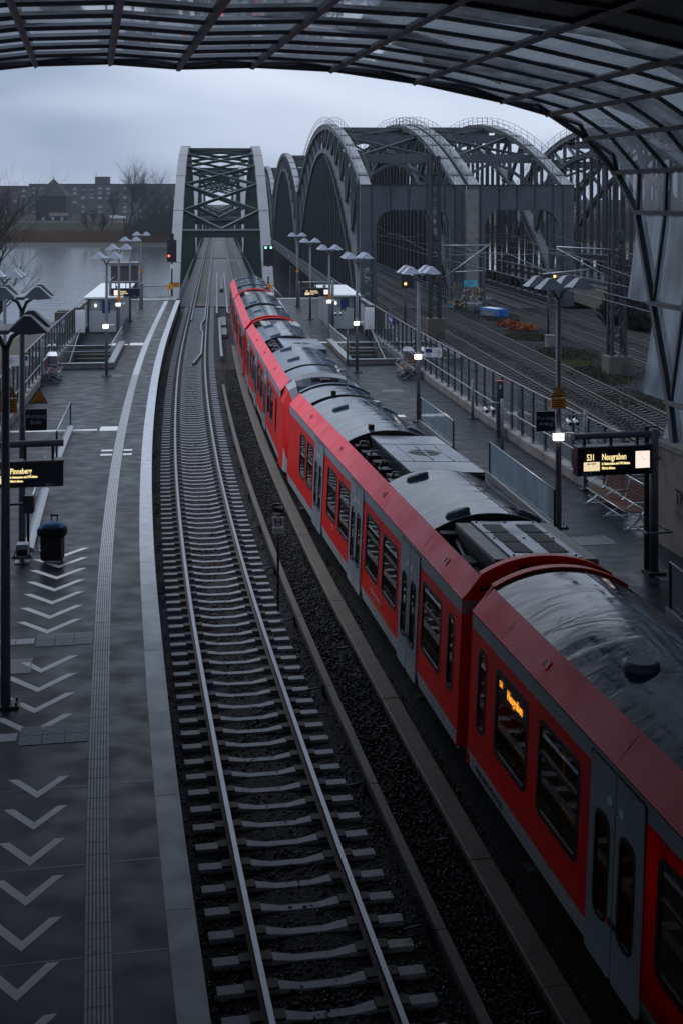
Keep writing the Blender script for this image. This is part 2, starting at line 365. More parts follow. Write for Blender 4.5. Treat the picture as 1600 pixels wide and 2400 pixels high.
# water: dark, with small wind ripples
def water_mat():
    m = bpy.data.materials.new('river water'); m.use_nodes = True; nt = m.node_tree; L = nt.links; b = nt.nodes['Principled BSDF']
    b.inputs['Base Color'].default_value = (0.045, 0.055, 0.065, 1); b.inputs['Roughness'].default_value = 0.10
    tcn = nd(nt, 'ShaderNodeTexCoord'); mpn = nd(nt, 'ShaderNodeMapping'); mpn.inputs['Scale'].default_value = (0.35, 1.0, 1)
    L.new(tcn.outputs['Object'], mpn.inputs[0])
    n1 = nd(nt, 'ShaderNodeTexNoise'); n1.inputs['Scale'].default_value = 0.55; n1.inputs['Detail'].default_value = 6; L.new(mpn.outputs[0], n1.inputs['Vector'])
    bp = nd(nt, 'ShaderNodeBump'); bp.inputs['Strength'].default_value = 0.5; bp.inputs['Distance'].default_value = 0.22
    L.new(n1.outputs[0], bp.inputs['Height']); L.new(bp.outputs[0], b.inputs['Normal']); return m
M['water'] = water_mat()
# train roof: dark sheet metal under a film of rain that lies in ripples across the car
def troof_mat():
    m = bpy.data.materials.new('wet train roof'); m.use_nodes = True; nt = m.node_tree; L = nt.links; b = nt.nodes['Principled BSDF']
    tcn = nd(nt, 'ShaderNodeTexCoord')
    n0 = nd(nt, 'ShaderNodeTexNoise'); n0.inputs['Scale'].default_value = 1.2; n0.inputs['Detail'].default_value = 8; L.new(tcn.outputs['Object'], n0.inputs['Vector'])
    cr_ = nd(nt, 'ShaderNodeValToRGB'); cr_.color_ramp.elements[0].position = 0.35; cr_.color_ramp.elements[0].color = (0.018, 0.036, 0.062, 1)
    cr_.color_ramp.elements[1].position = 0.68; cr_.color_ramp.elements[1].color = (0.048, 0.085, 0.135, 1)
    L.new(n0.outputs[0], cr_.inputs[0]); L.new(cr_.outputs[0], b.inputs['Base Color'])
    mpn = nd(nt, 'ShaderNodeMapping'); mpn.inputs['Scale'].default_value = (0.7, 1.8, 1.0); L.new(tcn.outputs['Object'], mpn.inputs[0])
    n1 = nd(nt, 'ShaderNodeTexNoise'); n1.inputs['Scale'].default_value = 1.4; n1.inputs['Detail'].default_value = 8; n1.inputs['Distortion'].default_value = 0.9; L.new(mpn.outputs[0], n1.inputs['Vector'])
    r3 = nd(nt, 'ShaderNodeMapRange'); r3.inputs[1].default_value = 0.47; r3.inputs[2].default_value = 0.55; r3.inputs[3].default_value = 0.05; r3.inputs[4].default_value = 0.17
    L.new(n1.outputs[0], r3.inputs[0]); L.new(r3.outputs[0], b.inputs['Roughness'])
    bp = nd(nt, 'ShaderNodeBump'); bp.inputs['Strength'].default_value = 0.40; bp.inputs['Distance'].default_value = 0.022
    L.new(n1.outputs[0], bp.inputs['Height']); L.new(bp.outputs[0], b.inputs['Normal'])
    b.inputs['Specular IOR Level'].default_value = 1.0
    return m
M['troof'] = troof_mat()

def text_mesh(txt, size, sx=1.0, align='LEFT', extrude=0.0, spacing=1.0, bold=0.0):
    c = bpy.data.curves.new('t', 'FONT'); c.body = txt; c.size = size; c.align_x = align; c.extrude = extrude; c.space_character = spacing
    c.offset = bold; c.resolution_u = 3
    o = bpy.data.objects.new('t', c); COL.objects.link(o)
    dg = bpy.context.evaluated_depsgraph_get()
    me = bpy.data.meshes.new_from_object(o.evaluated_get(dg))
    bpy.data.objects.remove(o); bpy.data.curves.remove(c)
    for v in me.vertices: v.co.x *= sx
    return me
def put_text(txt, size, mat, parent, loc, rz=0.0, sx=1.0, align='LEFT', name='lettering', spacing=1.0, bold=0.0, rot=None, extrude=0.002):
    """lettering in a vertical plane; local x to the right, z up, faces -y"""
    me = text_mesh(txt, size, sx, align, extrude, spacing, bold); me.materials.clear(); me.materials.append(mat)
    return link(name, me, parent, loc, rot or (R(90), 0, rz))

# ------------------------------------------------------------------ track alignment (track 1 centre line)
KN = [(-30, -.195), (16, -.19), (22, -.175), (28, -.17), (33, -.157), (40, -.147), (50, -.131), (65, -.117), (84, -.10), (100, -.0965), (120, -.0955), (700, -.0955)]
def slope(Y):
    for (a, p), (b, q) in zip(KN, KN[1:]):
        if Y <= b: return p + (q - p) * (Y - a) / (b - a)
    return KN[-1][1]
_tab = {}
def _fill():
    x = -.025; y = 15.0; st = 0.25
    _tab[60] = x
    for i in range(61, 3000): x += slope(y + st / 2) * st; y += st; _tab[i] = x
    x = -.025; y = 15.0
    for i in range(59, -121, -1): x -= slope(y - st / 2) * st; y -= st; _tab[i] = x
_fill()
def C1(Y):
    t = Y / 0.25; i = math.floor(t); return _tab[i] + (_tab[i + 1] - _tab[i]) * (t - i)
def off(Y, d, z=0.0):
    s = slope(Y); k = 1 / math.hypot(s, 1)
    return Vector((C1(Y) + d * k, Y - d * s * k, z))
def D2(Y):
    for (a, p), (b, q) in zip(((-60, 4.47), (15, 4.47), (21, 4.42), (42, 4.09), (110, 4.0)), ((15, 4.47), (21, 4.42), (42, 4.09), (110, 4.0), (900, 4.0))):
        if Y <= b: return p + (q - p) * (Y - a) / (b - a)
    return 4.0
def off2(Y, d, z=0.0): return off(Y, D2(Y) + d, z)
def head(Y): return math.atan2(-1, 0) + math.pi / 2 + math.atan(-slope(Y)) if False else math.atan(-slope(Y))   # rotation about z (left positive)
def frange(a, b, st):
    n = max(1, int(round((b - a) / st))); return [a + (b - a) * i / n for i in range(n + 1)]

# ================================================================== SETTING
WZ = -6.2
def sheet(name, pts_rows, mat, kind='structure'):
    mb = MB(); n = len(pts_rows[0])
    vs = [p for r in pts_rows for p in r]
    mb.add(vs, [(i * n + j, i * n + j + 1, (i + 1) * n + j + 1, (i + 1) * n + j) for i in range(len(pts_rows) - 1) for j in range(n - 1)])
    return mb.build(name, mat, kind=kind)
sheet('river_water', [[(x, y, WZ) for x in (-2500, 0, 2500)] for y in (-300, 500)], M['water'])
# far bank: mud line, reeds, grass dike, flat land out to the horizon
rows = []
rr = random.Random(3)
for y, z in ((420, -7.0), (432, -5.9), (445, -4.6), (470, -3.7), (505, -1.6), (530, -0.4), (560, -0.3), (900, -0.5), (3000, -0.5)):
    rows.append([(x, y + (rr.uniform(-5, 5) if y < 520 else 0), z + (rr.uniform(-.2, .2) if y < 520 else 0)) for x in range(-2400, 2401, 60)])
sheet('far_bank', rows, M['grass'])
sheet('shore_mud', [[(x, y + rr.uniform(-3, 3), z) for x in range(-900, 901, 15)] for y, z in ((409, -6.3), (423, -5.95), (434, -5.4))], M['mud'])
# dike road: pale strip on top of the far bank
mb = MB(); mb.box((-100, 538, -0.22), (1200, 4.0, 0.14)); mb.build('dike_road', M['concrete'], kind='structure')
# near land: left embankment and freight yard
left_rows = []
for Y in frange(-28, 116, 4):
    left_rows.append([off(Y, d, z) for d, z in ((-7.35, -.12), (-9.5, -.9), (-14, -2.6), (-20, -5.2), (-27, -7.2))])
sheet('embankment', left_rows, M['weed'])
yard_rows = []
for Y in frange(-28, 123.5, 2.5):
    p = off2(min(Y, 120), 7.3, 0); a = p.x
    yard_rows.append([(a + t, Y, -1.70 + random.uniform(-.05, .05) - (0 if t < 34 else .3)) for t in (0, 2, 4, 6, 8, 10, 12, 14, 16, 19, 22, 26, 30, 34, 60, 110)])
sheet('freight_yard', yard_rows, M['gravel'])
shore = []
for Y, z in ((123.4, -1.72), (150, -1.85), (180, -2.0), (205, -2.3), (225, -4.5), (240, -7.0)):
    shore.append([(x + (0 if Y < 124 else random.uniform(-1, 1)), Y, z + (0 if Y < 124 else random.uniform(-.3, .3))) for x in range(24, 150, 6)])
sheet('shore_slope', shore, M['weed'])
# abutment wall below the yard and the platforms
mb = MB()
mb.box((-1, 124.0, -4.6), (52, 0.8, 5.4)); mb.box((-14, 118.4, -4.4), (24, 0.8, 5.6)); mb.build('abutment_wall', M['concrete_dk'], kind='structure')
# ballast bed
bed = []
for Y in frange(-20, 117.9, 1.0):
    bed.append([off(Y, d, -1.20 + (random.uniform(-.02, .02) if 0 < i < 13 else 0) + (-.05 if d in (2.16,) else 0)) for i, d in enumerate((-1.66, -1.3, -.9, -.4, 0, .5, .9, 1.3, 1.7, 2.16, 2.7, 3.2, 4.2, 6.6))])
sheet('ballast_bed', bed, M['ballast'])

# ------------------------------------------------------------------ platforms
HY0, HY1 = 67.0, 77.0       # stair opening
def platform(name, fn, sgn):
    mb = MB()
    cols = [1.62, 1.93, 2.57, 2.89, 4.25, 6.70, 7.35]
    Ys = sorted(set(frange(-20, HY0, 1.0) + frange(HY0, HY1, 1.0) + frange(HY1, 113.6, 1.0)))
    for i in range(len(Ys) - 1):
        for j in range(len(cols) - 1):
            if HY0 <= Ys[i] < HY1 - .01 and j == 4: continue
            if j in (0,): continue
            a, b = cols[j], cols[j + 1]
            mb.add([fn(Ys[i], sgn * a), fn(Ys[i], sgn * b), fn(Ys[i + 1], sgn * b), fn(Ys[i + 1], sgn * a)], [(0, 1, 2, 3)])
    # end face
    mb.add([fn(113.6, sgn * 1.62), fn(113.6, sgn * 7.35), fn(113.6, sgn * 7.35, -4), fn(113.6, sgn * 1.62, -4)], [(0, 1, 2, 3)])
    # stair shaft walls
    for (ya, yb, da, db) in ((HY0, HY0, 4.25, 6.70), (HY1, HY1, 4.25, 6.70), (HY0, HY1, 4.25, 4.25), (HY0, HY1, 6.70, 6.70)):
        mb.add([fn(ya, sgn * da), fn(yb, sgn * db), fn(yb, sgn * db, -3.6), fn(ya, sgn * da, -3.6)], [(0, 1, 2, 3)], 1)
    o = mb.build(name, [M['asphalt'], M['concrete_dk']], kind='structure')
    # front wall of the platform, set back under the edge slabs
    w = MB(); w.sweep([fn(Y, sgn * 1.80) for Y in frange(-20, 113.6, 2)], [(0, -.12), (0, -1.3)]); w.build('platform_wall', M['concrete_dk'], kind='structure')
    # edge slabs: each one a part, with open joints
    mesh_cache = {}
    for k, Y in enumerate(frange(10, 112, 3.0)[:-1]):
        s = MB(); dy = 2.985
        seg = [fn(Y + t, 0) for t in (0, dy / 2, dy)]
        pa = [fn(Y + t, sgn * 1.62) for t in (0, dy / 2, dy)]; pb = [fn(Y + t, sgn * 1.93) for t in (0, dy / 2, dy)]
        top = .004 + random.uniform(-.002, .002)
        vs = [p + Vector((0, 0, top)) for p in pa + pb] + [p + Vector((0, 0, -.13)) for p in pa + pb]
        s.add(vs, [(0, 1, 4, 3), (1, 2, 5, 4), (0, 6, 7, 1), (1, 7, 8, 2), (0, 3, 9, 6), (2, 8, 11, 5), (3, 4, 10, 9), (4, 5, 11, 10)])
        s.build('edge_slab', M['edge'], o)
    # narrow lip strip along the very edge
    l = MB(); l.sweep([fn(Y, sgn * 1.605, .0) for Y in frange(8, 112, 2)], [(-.022, .009), (.022, .009), (.022, -.05), (-.022, -.05)], closed=True)
    l.build('edge_lip', M['edge'], o)
    # ribbed guidance tiles with real ribs: one part per tile where they show, then one band
    ty = 0.32
    Y = 13.0; n = 0
    while Y < 110:
        big = Y < 64
        s = MB(); L_ = 0.31 if big else 2.9
        a0, b0, a1, b1 = fn(Y, sgn * 2.573), fn(Y, sgn * 2.887), fn(Y + L_, sgn * 2.573), fn(Y + L_, sgn * 2.887)
        z0 = random.uniform(.003, .006)
        up = Vector((0, 0, z0))
        s.add([a0 + up, b0 + up, b1 + up, a1 + up], [(0, 1, 2, 3)], 1 if big else 0)
        if big:
            for q in range(7):
                f0, f1 = (q + .18) / 7, (q + .72) / 7; u2 = Vector((0, 0, z0 + .005))
                p = [a0.lerp(b0, f0) + up, a0.lerp(b0, f1) + up, a1.lerp(b1, f1) + up, a1.lerp(b1, f0) + up]
                c = [x + Vector((0, 0, .005)) for x in p]
                s.add(p + c, [(4, 5, 6, 7), (0, 4, 7, 3), (1, 2, 6, 5), (0, 1, 5, 4), (2, 3, 7, 6)])
        s.build('guidance_tile', [M['tactile'], M['groove']], o, recalc=False)
        Y += 0.32 if big else 2.92
    # expansion joints
    for Yj in (15.2, 17.25, 19.5, 23.3, 26.6, 29.9, 33.0, 36.2, 39.5, 43.0, 47.5, 52.0, 60.0):
        g = MB()
        for da, db in ((1.95, 2.565), (2.895, 7.0)):
            g.add([fn(Yj, sgn * da, .0022), fn(Yj + .02, sgn * da, .0022), fn(Yj + .02, sgn * db, .0022), fn(Yj, sgn * db, .0022)], [(0, 1, 2, 3)])
        g.build('expansion_joint', M['black'], o)
    return o
plat_l = platform('left_platform', off, -1)
plat_r = platform('right_platform', off2, 1)

for fn_, dd, Y0_, pl_o in ((off, -4.9, 24.2, plat_l), (off, -4.3, 66.0 - 2.5, plat_l), (off2, 4.6, 30.8, plat_r), (off2, 5.3, 27.6, plat_r), (off2, 4.4, 57.0, plat_r)):
    mb = MB(); q_ = [fn_(Y0_, dd, .003), fn_(Y0_ + .8, dd, .003), fn_(Y0_ + .8, dd + .9, .003), fn_(Y0_, dd + .9, .003)]
    mb.add(q_, [(0, 1, 2, 3)]); hatch = mb.build('floor_hatch', M['hatch'], pl_o)
    for a_, b_ in ((0, 1), (1, 2), (2, 3), (3, 0)):
        mb = MB(); mb.beam(q_[a_] + Vector((0, 0, .002)), q_[b_] + Vector((0, 0, .002)), .025, .006); mb.build('hatch_frame', M['steel'], hatch)
# chevrons and crossing guidance bands painted / laid on the left platform
def strip_quad(mb, fn, Ya, Yb, da, db, z=.004):
    mb.add([fn(Ya, da, z), fn(Yb, da, z), fn(Yb, db, z), fn(Ya, db, z)], [(0, 1, 2, 3)])
for k, Y in enumerate((32.5, 31.65, 30.75, 29.85, 28.95, 28.0, 27.1, 24.97, 24.05, 23.13, 22.2, 19.87, 18.94, 18.0, 17.05, 16.1, 15.18, 14.25)):
    mb = MB(); w = .21; c, hf = (.60, .65) if k < 11 else (.44, .44); d0 = -1.62 - 1.53; da = d0 - hf; d1 = da - hf
    if k == 7: d1 = da - hf * .62
    e = hf * w / (c + w); e1 = e; yl = Y if k != 7 else Y - c * .36
    mb.add([off(Y, d0, .004), off(Y, d0 - e, .004), off(Y - c, da, .004), off(Y - c - w, da, .004), off(yl, d1 + e1, .004), off(yl, d1, .004)], [(0, 1, 2, 3), (3, 2, 4, 5)])
    mb.build('painted_chevron', M['paint'], plat_l)
for Yc in (25.55, 21.05):
    for q in range(3):
        for e in range(2):
            mb = MB(); d0 = -1.62 - 1.29 - q * .36; d1 = d0 - .345
            mb.add([off(Yc + e * .36, d0, .005), off(Yc + e * .36 + .345, d0, .005), off(Yc + e * .36 + .345, d1, .005), off(Yc + e * .36, d1, .005)], [(0, 1, 2, 3)], 1)
            for b in range(7):
                t0 = .345 * (b + .2) / 7; t1 = .345 * (b + .7) / 7
                strip_quad(mb, off, Yc + e * .36 + t0, Yc + e * .36 + t1, d0, d1, .0095)
            mb.build('guidance_tile', [M['tactile'], M['groove']], plat_l)
    for q in range(6):
        mb = MB(); d0 = -1.62 - 2.40 - q * .36
        mb.add([off(Yc + .2, d0, .005), off(Yc + .5, d0, .005), off(Yc + .5, d0 - .345, .005), off(Yc + .2, d0 - .345, .005)], [(0, 1, 2, 3)])
        mb.build('guidance_tile', M['tactile'], plat_l)
def cross_line(fn, sgn, Y, d0, d1, w=.28, parent=None):
    mb = MB(); strip_quad(mb, fn, Y, Y + w, sgn * d0, sgn * d1, .005); mb.build('guidance_line', M['paint'], parent)
cross_line(off, -1, 48.8, 3.65, 6.9, .34, plat_l); cross_line(off, -1, 48.7, 2.9, 3.55, .9, plat_l)
cross_line(off, -1, 77.4, 3.8, 4.9, .5, plat_l); cross_line(off, -1, 77.2, 2.9, 3.7, 1.3, plat_l)
cross_line(off2, 1, 50.3, 2.9, 4.2, .5, plat_r); cross_line(off2, 1, 50.0, 5.0, 5.9, 1.0, plat_r)
cross_line(off2, 1, 77.4, 1.95, 4.6, .5, plat_r)
for dY in (44.0, 44.75):
    mb = MB(); strip_quad(mb, off, dY, dY + .28, -2.25, -2.55, .005); strip_quad(mb, off, dY, dY + .28, -2.92, -3.3, .005); mb.build('guidance_line', M['paint'], plat_l)
for fn, s, p in ((off, -1, plat_l), (off2, 1, plat_r)):
    mb = MB(); strip_quad(mb, fn, 112.9, 113.4, s * 1.95, s * 7.2, .005); mb.build('platform_end_line', M['paint'], p)

# ------------------------------------------------------------------ railway tracks
RAILP = [(-.036, 0), (.036, 0), (.036, -.04), (.012, -.055), (.012, -.14), (.07, -.155), (.07, -.17), (-.07, -.17), (-.07, -.155), (-.012, -.14), (-.012, -.055), (-.036, -.04)]
def rail_obj(path, parent, name='rail', top='rail_top'):
    mb = MB(); mb.sweep(path, RAILP, mi=1, closed=True, cap=False)
    n = len(RAILP)
    o = mb.mesh(name, [M[top], M['rail']], parent.location)
    for i, p in enumerate(o.polygons):
        if i % n == 0: p.material_index = 0
    return link(name, o, parent)
def sleeper_mesh():
    # monoblock concrete sleeper: waisted and lowered in the middle, raised rail seats
    mb = MB(); xs = (-1.30, -1.0, -.52, -.25, .25, .52, 1.0, 1.30); zt = (.0, .0, .0, -.045, -.045, .0, .0, .0); w = (.13, .13, .13, .10, .10, .13, .13, .13)
    vs = []
    for x, z, b in zip(xs, zt, w): vs += [(x, -b, -.2), (x, b, -.2), (x, b * .70, z), (x, -b * .70, z)]
    fs = []
    for i in range(len(xs) - 1):
        a = i * 4; fs += [(a + j, a + (j + 1) % 4, a + 4 + (j + 1) % 4, a + 4 + j) for j in range(4)]
    fs += [(0, 3, 2, 1), (28, 29, 30, 31)]
    mb.add(vs, fs)
    for s in (-1, 1):
        for t in (-1, 1): mb.box((s * .7525 + t * .14, 0, .010), (.14, .19, .035), mi=1)
    me = mb.mesh('sleeper', [M['sleeper'], M['clip']]); return me
SLEEP = sleeper_mesh()
SLEEP_YARD = SLEEP.copy(); SLEEP_YARD.materials.clear()
for m_ in (pmat('stained yard sleeper', (0.085, 0.085, 0.088), 0.8, var=0.3, vs=4, dirt=(0.035, 0.03, 0.026), ds=2, dt=0.5, spec=0.12), M['clip']): SLEEP_YARD.materials.append(m_)
def railway(label, cen, hd, Y0, Y1, Ys0, Ys1, zr, step=0.6, Yfar=None, group='railway tracks'):
    root = thing('railway_track', label, 'railway track', cen(Y0, 0, zr), group=group)
    for s in (-1, 1):
        rail_obj([cen(Y, s * .7525, zr) for Y in frange(Y0, Yfar or Y1, 2.0)], root, top='rail_top' if cen in (off, off2) else 'yard_rail')
    Y = Ys0; n = 0; mbs = MB()
    while Y < Ys1:
        if n < 298:
            o = link('sleeper', SLEEP if cen in (off, off2) else SLEEP_YARD, root, cen(Y, 0, zr - .17) - root.location, (0, 0, hd(Y) + random.uniform(-.012, .012)))
            o.location.z += random.uniform(-.008, .006)
        else:
            mbs.box(cen(Y, 0, zr - .23), (2.6, .24, .12), hd(Y))
        n += 1; Y += step / math.hypot(1, slope(Y)) if cen in (off, off2) else step
    if mbs.v: mbs.build('sleeper', M['sleeper'], root, world=True, kind='stuff')
    return root
t1 = railway('empty track curving beside the left platform up to the green arch bridge', off, head, -15, 120, 13.2, 118, -.96, Yfar=640)
t2 = railway('track under the red train along the right platform', off2, head, -15, 120, 60, 118, -.96, Yfar=640)
ax = Vector((-.0944, 1, 0)).normalized(); an = Vector((ax.y, -ax.x, 0)); AXR = math.atan(.0944)
def straight(xref, Yref):
    def fn(Y, d, z): return Vector((xref - .0944 * (Y - Yref), Y, z)) + an * d
    return fn
RL = ['freight track nearest the right platform fence', 'second freight track, beside the gravel strip with weeds', 'freight track beyond the weedy strip, near the lattice mast with concrete foot', 'rearmost freight track at the foot of the dark bushes']
yard_tr = [straight(x, 80.6) for x in (8.9, 12.45, 19.2, 23.1)]
for fn, lb in zip(yard_tr, RL):
    railway(lb, fn, lambda Y: AXR, 30, 240, 42, 122, -1.38, Yfar=330)
# loose ballast stones, real geometry
import numpy as np
def stones(name, fn, d0, d1, Y0, Y1, n, z, smin, smax, seed, skip=None):
    g = np.random.default_rng(seed)
    base = np.array([(1, 0, 0), (-1, 0, 0), (0, 1, 0), (0, -1, 0), (0, 0, 1), (0, 0, -1)], float)
    tri = np.array([(0, 2, 4), (2, 1, 4), (1, 3, 4), (3, 0, 4), (2, 0, 5), (1, 2, 5), (3, 1, 5), (0, 3, 5)])
    V, T = [], []
    t = g.random(n); Ys = Y0 + (Y1 - Y0) * t ** 1.35; ds = d0 + (d1 - d0) * g.random(n)
    P = np.array([tuple(fn(float(y), float(d), z)) for y, d in zip(Ys, ds)])
    sc = smin + (smax - smin) * g.random((n, 1, 1))
    shp = base[None] * (0.55 + 0.75 * g.random((n, 6, 1))) + g.normal(0, .13, (n, 6, 3))
    q = g.normal(size=(n, 4)); q /= np.linalg.norm(q, axis=1, keepdims=True); w, x, y, zq = q.T
    Rm = np.stack([np.stack([1 - 2 * (y * y + zq * zq), 2 * (x * y - zq * w), 2 * (x * zq + y * w)], -1), np.stack([2 * (x * y + zq * w), 1 - 2 * (x * x + zq * zq), 2 * (y * zq - x * w)], -1), np.stack([2 * (x * zq - y * w), 2 * (y * zq + x * w), 1 - 2 * (x * x + y * y)], -1)], -2)
    pts = np.einsum('nij,nkj->nki', Rm, shp * sc) + P[:, None, :] + np.stack([np.zeros(n), np.zeros(n), g.random(n) * .03], -1)[:, None]
    Vn = pts.reshape(-1, 3); Tn = (tri[None] + 6 * np.arange(n)[:, None, None]).reshape(-1, 3)
    me = bpy.data.meshes.new(name); me.vertices.add(len(Vn)); me.vertices.foreach_set('co', Vn.ravel())
    me.loops.add(len(Tn) * 3); me.loops.foreach_set('vertex_index', Tn.ravel().astype(np.int32))
    me.polygons.add(len(Tn)); me.polygons.foreach_set('loop_start', np.arange(0, len(Tn) * 3, 3, dtype=np.int32)); me.polygons.foreach_set('loop_total', np.full(len(Tn), 3, np.int32))
    me.materials.append(M['stone']); me.update(calc_edges=True); me.validate()
    o = link(name, me); tag(o, kind='stuff'); return o
stones('ballast_stones', off, -1.6, 3.1, 13.5, 75, 60000, -1.225, .022, .045, 5)
stones('yard_gravel', straight(8.9, 80.6), -2.6, 12, 55, 122, 30000, -1.70, .035, .08, 6)

# third rails with cover boards
def third_rail(label, fn, d, Y0, Y1, w, mat_c, seg, pitched):
    root = thing('third_rail', label, 'third rail', fn(Y0, d, -.9), group='third rails between the tracks')
    c = MB(); c.sweep([fn(Y, d, -.93) for Y in frange(Y0, Y1, 1.5)], [(-.04, 0), (.04, 0), (.04, -.12), (-.04, -.12)], closed=True); c.build('conductor_rail', M['rail'], root, world=True)
    Y = Y0
    while Y < Y1 - .1:
        e = min(Y + seg - .02, Y1)
        b = MB(); prof = [(-w * .5, -.10), (-w * .5, -.005), (-w * .42, .012), (w * .42, .012), (w * .5, -.005), (w * .5, -.10), (w * .42, -.10), (w * .42, -.012), (-w * .42, -.012), (-w * .42, -.10)]
        dz = random.uniform(-.004, .004)
        b.sweep([fn(t, d, -.82 + dz) for t in frange(Y, e, 1.0)], prof, closed=True)
        b.build('cover_board', mat_c, root, world=True); Y += seg
    Y = Y0 + .5
    while Y < Y1:
        p = fn(Y, d, -1.0); b = MB(); b.box(p + Vector((0, 0, -.06)), (.16, .10, .22), head(Y)); b.tube([fn(Y, d - .38, -1.06), fn(Y, d - .05, -1.02)], .018, 6); b.build('bracket', M['steel_dk'], root, world=True); Y += 4.2
    return root
third_rail('third rail with narrow dark cover beside the empty track', off, 1.60, 8, 66, .15, M['rail_cover'], 4.2, 0)
third_rail('third rail with wide brown cover boards beside the red train', off, 2.62, 6, 84, .34, M['trail_cover'], 3.0, 0)
# grey cable ducts and rail ends between the tracks towards the bridge
for k, (Ya, Yb, d, lb) in enumerate(((78, 104, 1.75, 'pale conductor rail ramp rising beside the train'), (108, 170, 1.55, 'pale conductor rail on the left of the bridge gap'), (106, 168, 2.45, 'pale conductor rail on the right of the bridge gap'))):
    mb = MB(); mb.sweep([off(Y, d + (.35 if (k == 2 and Y < 108) else 0), -.80) for Y in frange(Ya, Yb, 1.5)], [(-.08, 0), (.08, 0), (.08, -.12), (-.08, -.12)], closed=True)
    tag(mb.build('conductor_rail', M['rail_top']), lb, 'third rail', 'third rails between the tracks')
for k, (Ya, Yb) in enumerate(((92, 97), (99, 106), (140, 158))):
    mb = MB(); mb.sweep([off(Y, 2.05, -.93) for Y in frange(Ya, Yb, 1)], [(-.2, 0), (.2, 0), (.2, -.25), (-.2, -.25)], closed=True)
    tag(mb.build('cable_trough', M['concrete']), ['short pale cable trough cover nearest the train head', 'long pale trough cover between the tracks at the bridge', 'pale trough cover between the tracks out on the bridge'][k], 'cable trough', 'trough covers between tracks')
# guard rails of track 1 near the bridge
mb = MB(); gp = [off(76.5, .05, -.99), off(81, .50, -.96)] + [off(Y, .52, -.96) for Y in frange(83, 94, 2)] + [off(96, .35, -.96), off(101, .35, -.96), off(104, .55, -.96)] + [off(Y, .58, -.96) for Y in frange(106, 420, 4)]
mb.sweep(gp, [(-.05, 0), (.05, 0), (.05, -.16), (-.05, -.16)], closed=True); tag(mb.build('guard_rail', M['rail_top']), 'bent guard rail lying inside the empty track near the bridge', 'guard rail', 'guard rails')
mb = MB(); mb.sweep([off(Y, -.50, -.96) for Y in frange(104, 420, 4)], [(-.05, 0), (.05, 0), (.05, -.16), (-.05, -.16)], closed=True); tag(mb.build('guard_rail', M['rail_top']), 'straight guard rail inside the empty track on the bridge deck', 'guard rail', 'guard rails')
mb = MB(); mb.sweep([off2(Y, -.55, -.96) for Y in frange(104, 420, 4)], [(-.05, 0), (.05, 0), (.05, -.16), (-.05, -.16)], closed=True); tag(mb.build('guard_rail', M['rail_top']), 'guard rail inside the right hand track on the bridge deck', 'guard rail', 'guard rails')

# ================================================================== STATION CANOPY
HA = Vector((-.191, .982, 0)).normalized(); HN = Vector((HA.y, -HA.x, 0)); HRZ = math.asin(.191)
def hall(u, v, z): return HA * u + HN * v + Vector((0, 0, z))
def hall_edge(px, py, u):
    rx = (px - 800) / F; t = u / (rx * HA.x + HA.y); p = Vector((rx * t, t, 0))
    return (p.dot(HN), H - (py - YH) * t / F)
right_prof = [hall_edge(a, b, 36) for a, b in ((594, 146), (781, 156), (979, 186), (1185, 232), (1292, 263), (1379, 321), (1447, 401))] + [(15.22, 8.24), (14.88, 5.8), (14.53, 3.4), (14.25, 2.45)]
left_top = [hall_edge(a, b, 36) for a, b in ((418, 150), (255, 138), (77, 143))]
cv = 2.75
left_prof = [(2 * cv - v, z) for v, z in right_prof[2:]]
left_prof = [p for p in left_prof if p[0] < left_top[-1][0] - 1.0]
PROF = list(reversed(left_prof)) + list(reversed(left_top)) + right_prof       # left foot -> crown -> right foot
UK = [36.0, 34.4, 32.6] + [30.8 - 1.8 * i for i in range(24)]
def uedge(z):
    for (z1, u1), (z0, u0) in zip(((9.33, 36.), (8.24, 34.4), (5.8, 32.6), (3.4, 30.8), (2.4, 29.9)), ((8.24, 34.4), (5.8, 32.6), (3.4, 30.8), (2.4, 29.9), (0, 27.))):
        if z >= z1: return u1
        if z >= z0: return u0 + (u1 - u0) * (z - z0) / (z1 - z0)
    return 27.
UE = [uedge(z) for v, z in PROF]
canopy = thing('station_canopy', 'big glazed barrel canopy with dark steel ribs arching over the station', 'canopy', (0, 0, 0))
# panes
rest = MB(); solid = MB(); UBACK = UK[-1]
for j in range(len(PROF) - 1):
    (va, za), (vb, zb) = PROF[j], PROF[j + 1]; wall = max(za, zb) < 9.0
    outer = Vector((vb - va, zb - za)).normalized()
    for k in range(len(UK) - 1):
        u1, u0 = UK[k], UK[k + 1]
        quad = [(min(u1, UE[j]), va, za), (min(u1, UE[j + 1]), vb, zb), (u0, vb, zb), (u0, va, za)]
        if u0 > UE[j] + .01 and u0 > UE[j + 1] + .01: continue
        q = []
        for (u, v, z) in quad:
            p = hall(min(u, u1), v, z)
            if not q or (p - q[-1]).length > .05: q.append(p)
        if len(q) > 1 and (q[0] - q[-1]).length < .05: q.pop()
        if len(q) < 3: continue
        if u0 > 23.0 and vb > -6.5:
            s = MB(); c = sum(q, Vector()) / len(q)
            s.add([c + (p - c) * .992 for p in q], [tuple(range(len(q)))])
            s.build('glass_pane', M['wallglass'] if wall else M['roofglass'], canopy)
        elif u0 > 23.0: rest.add(q, [tuple(range(len(q)))])
        else: solid.add(q, [tuple(range(len(q)))])
rest.build('glass_pane', M['roofglass'], canopy, kind='stuff')
solid.build('shade_sheeting', M['steel_dk'], canopy)  # opaque rear roof, out of view, added to darken the foreground
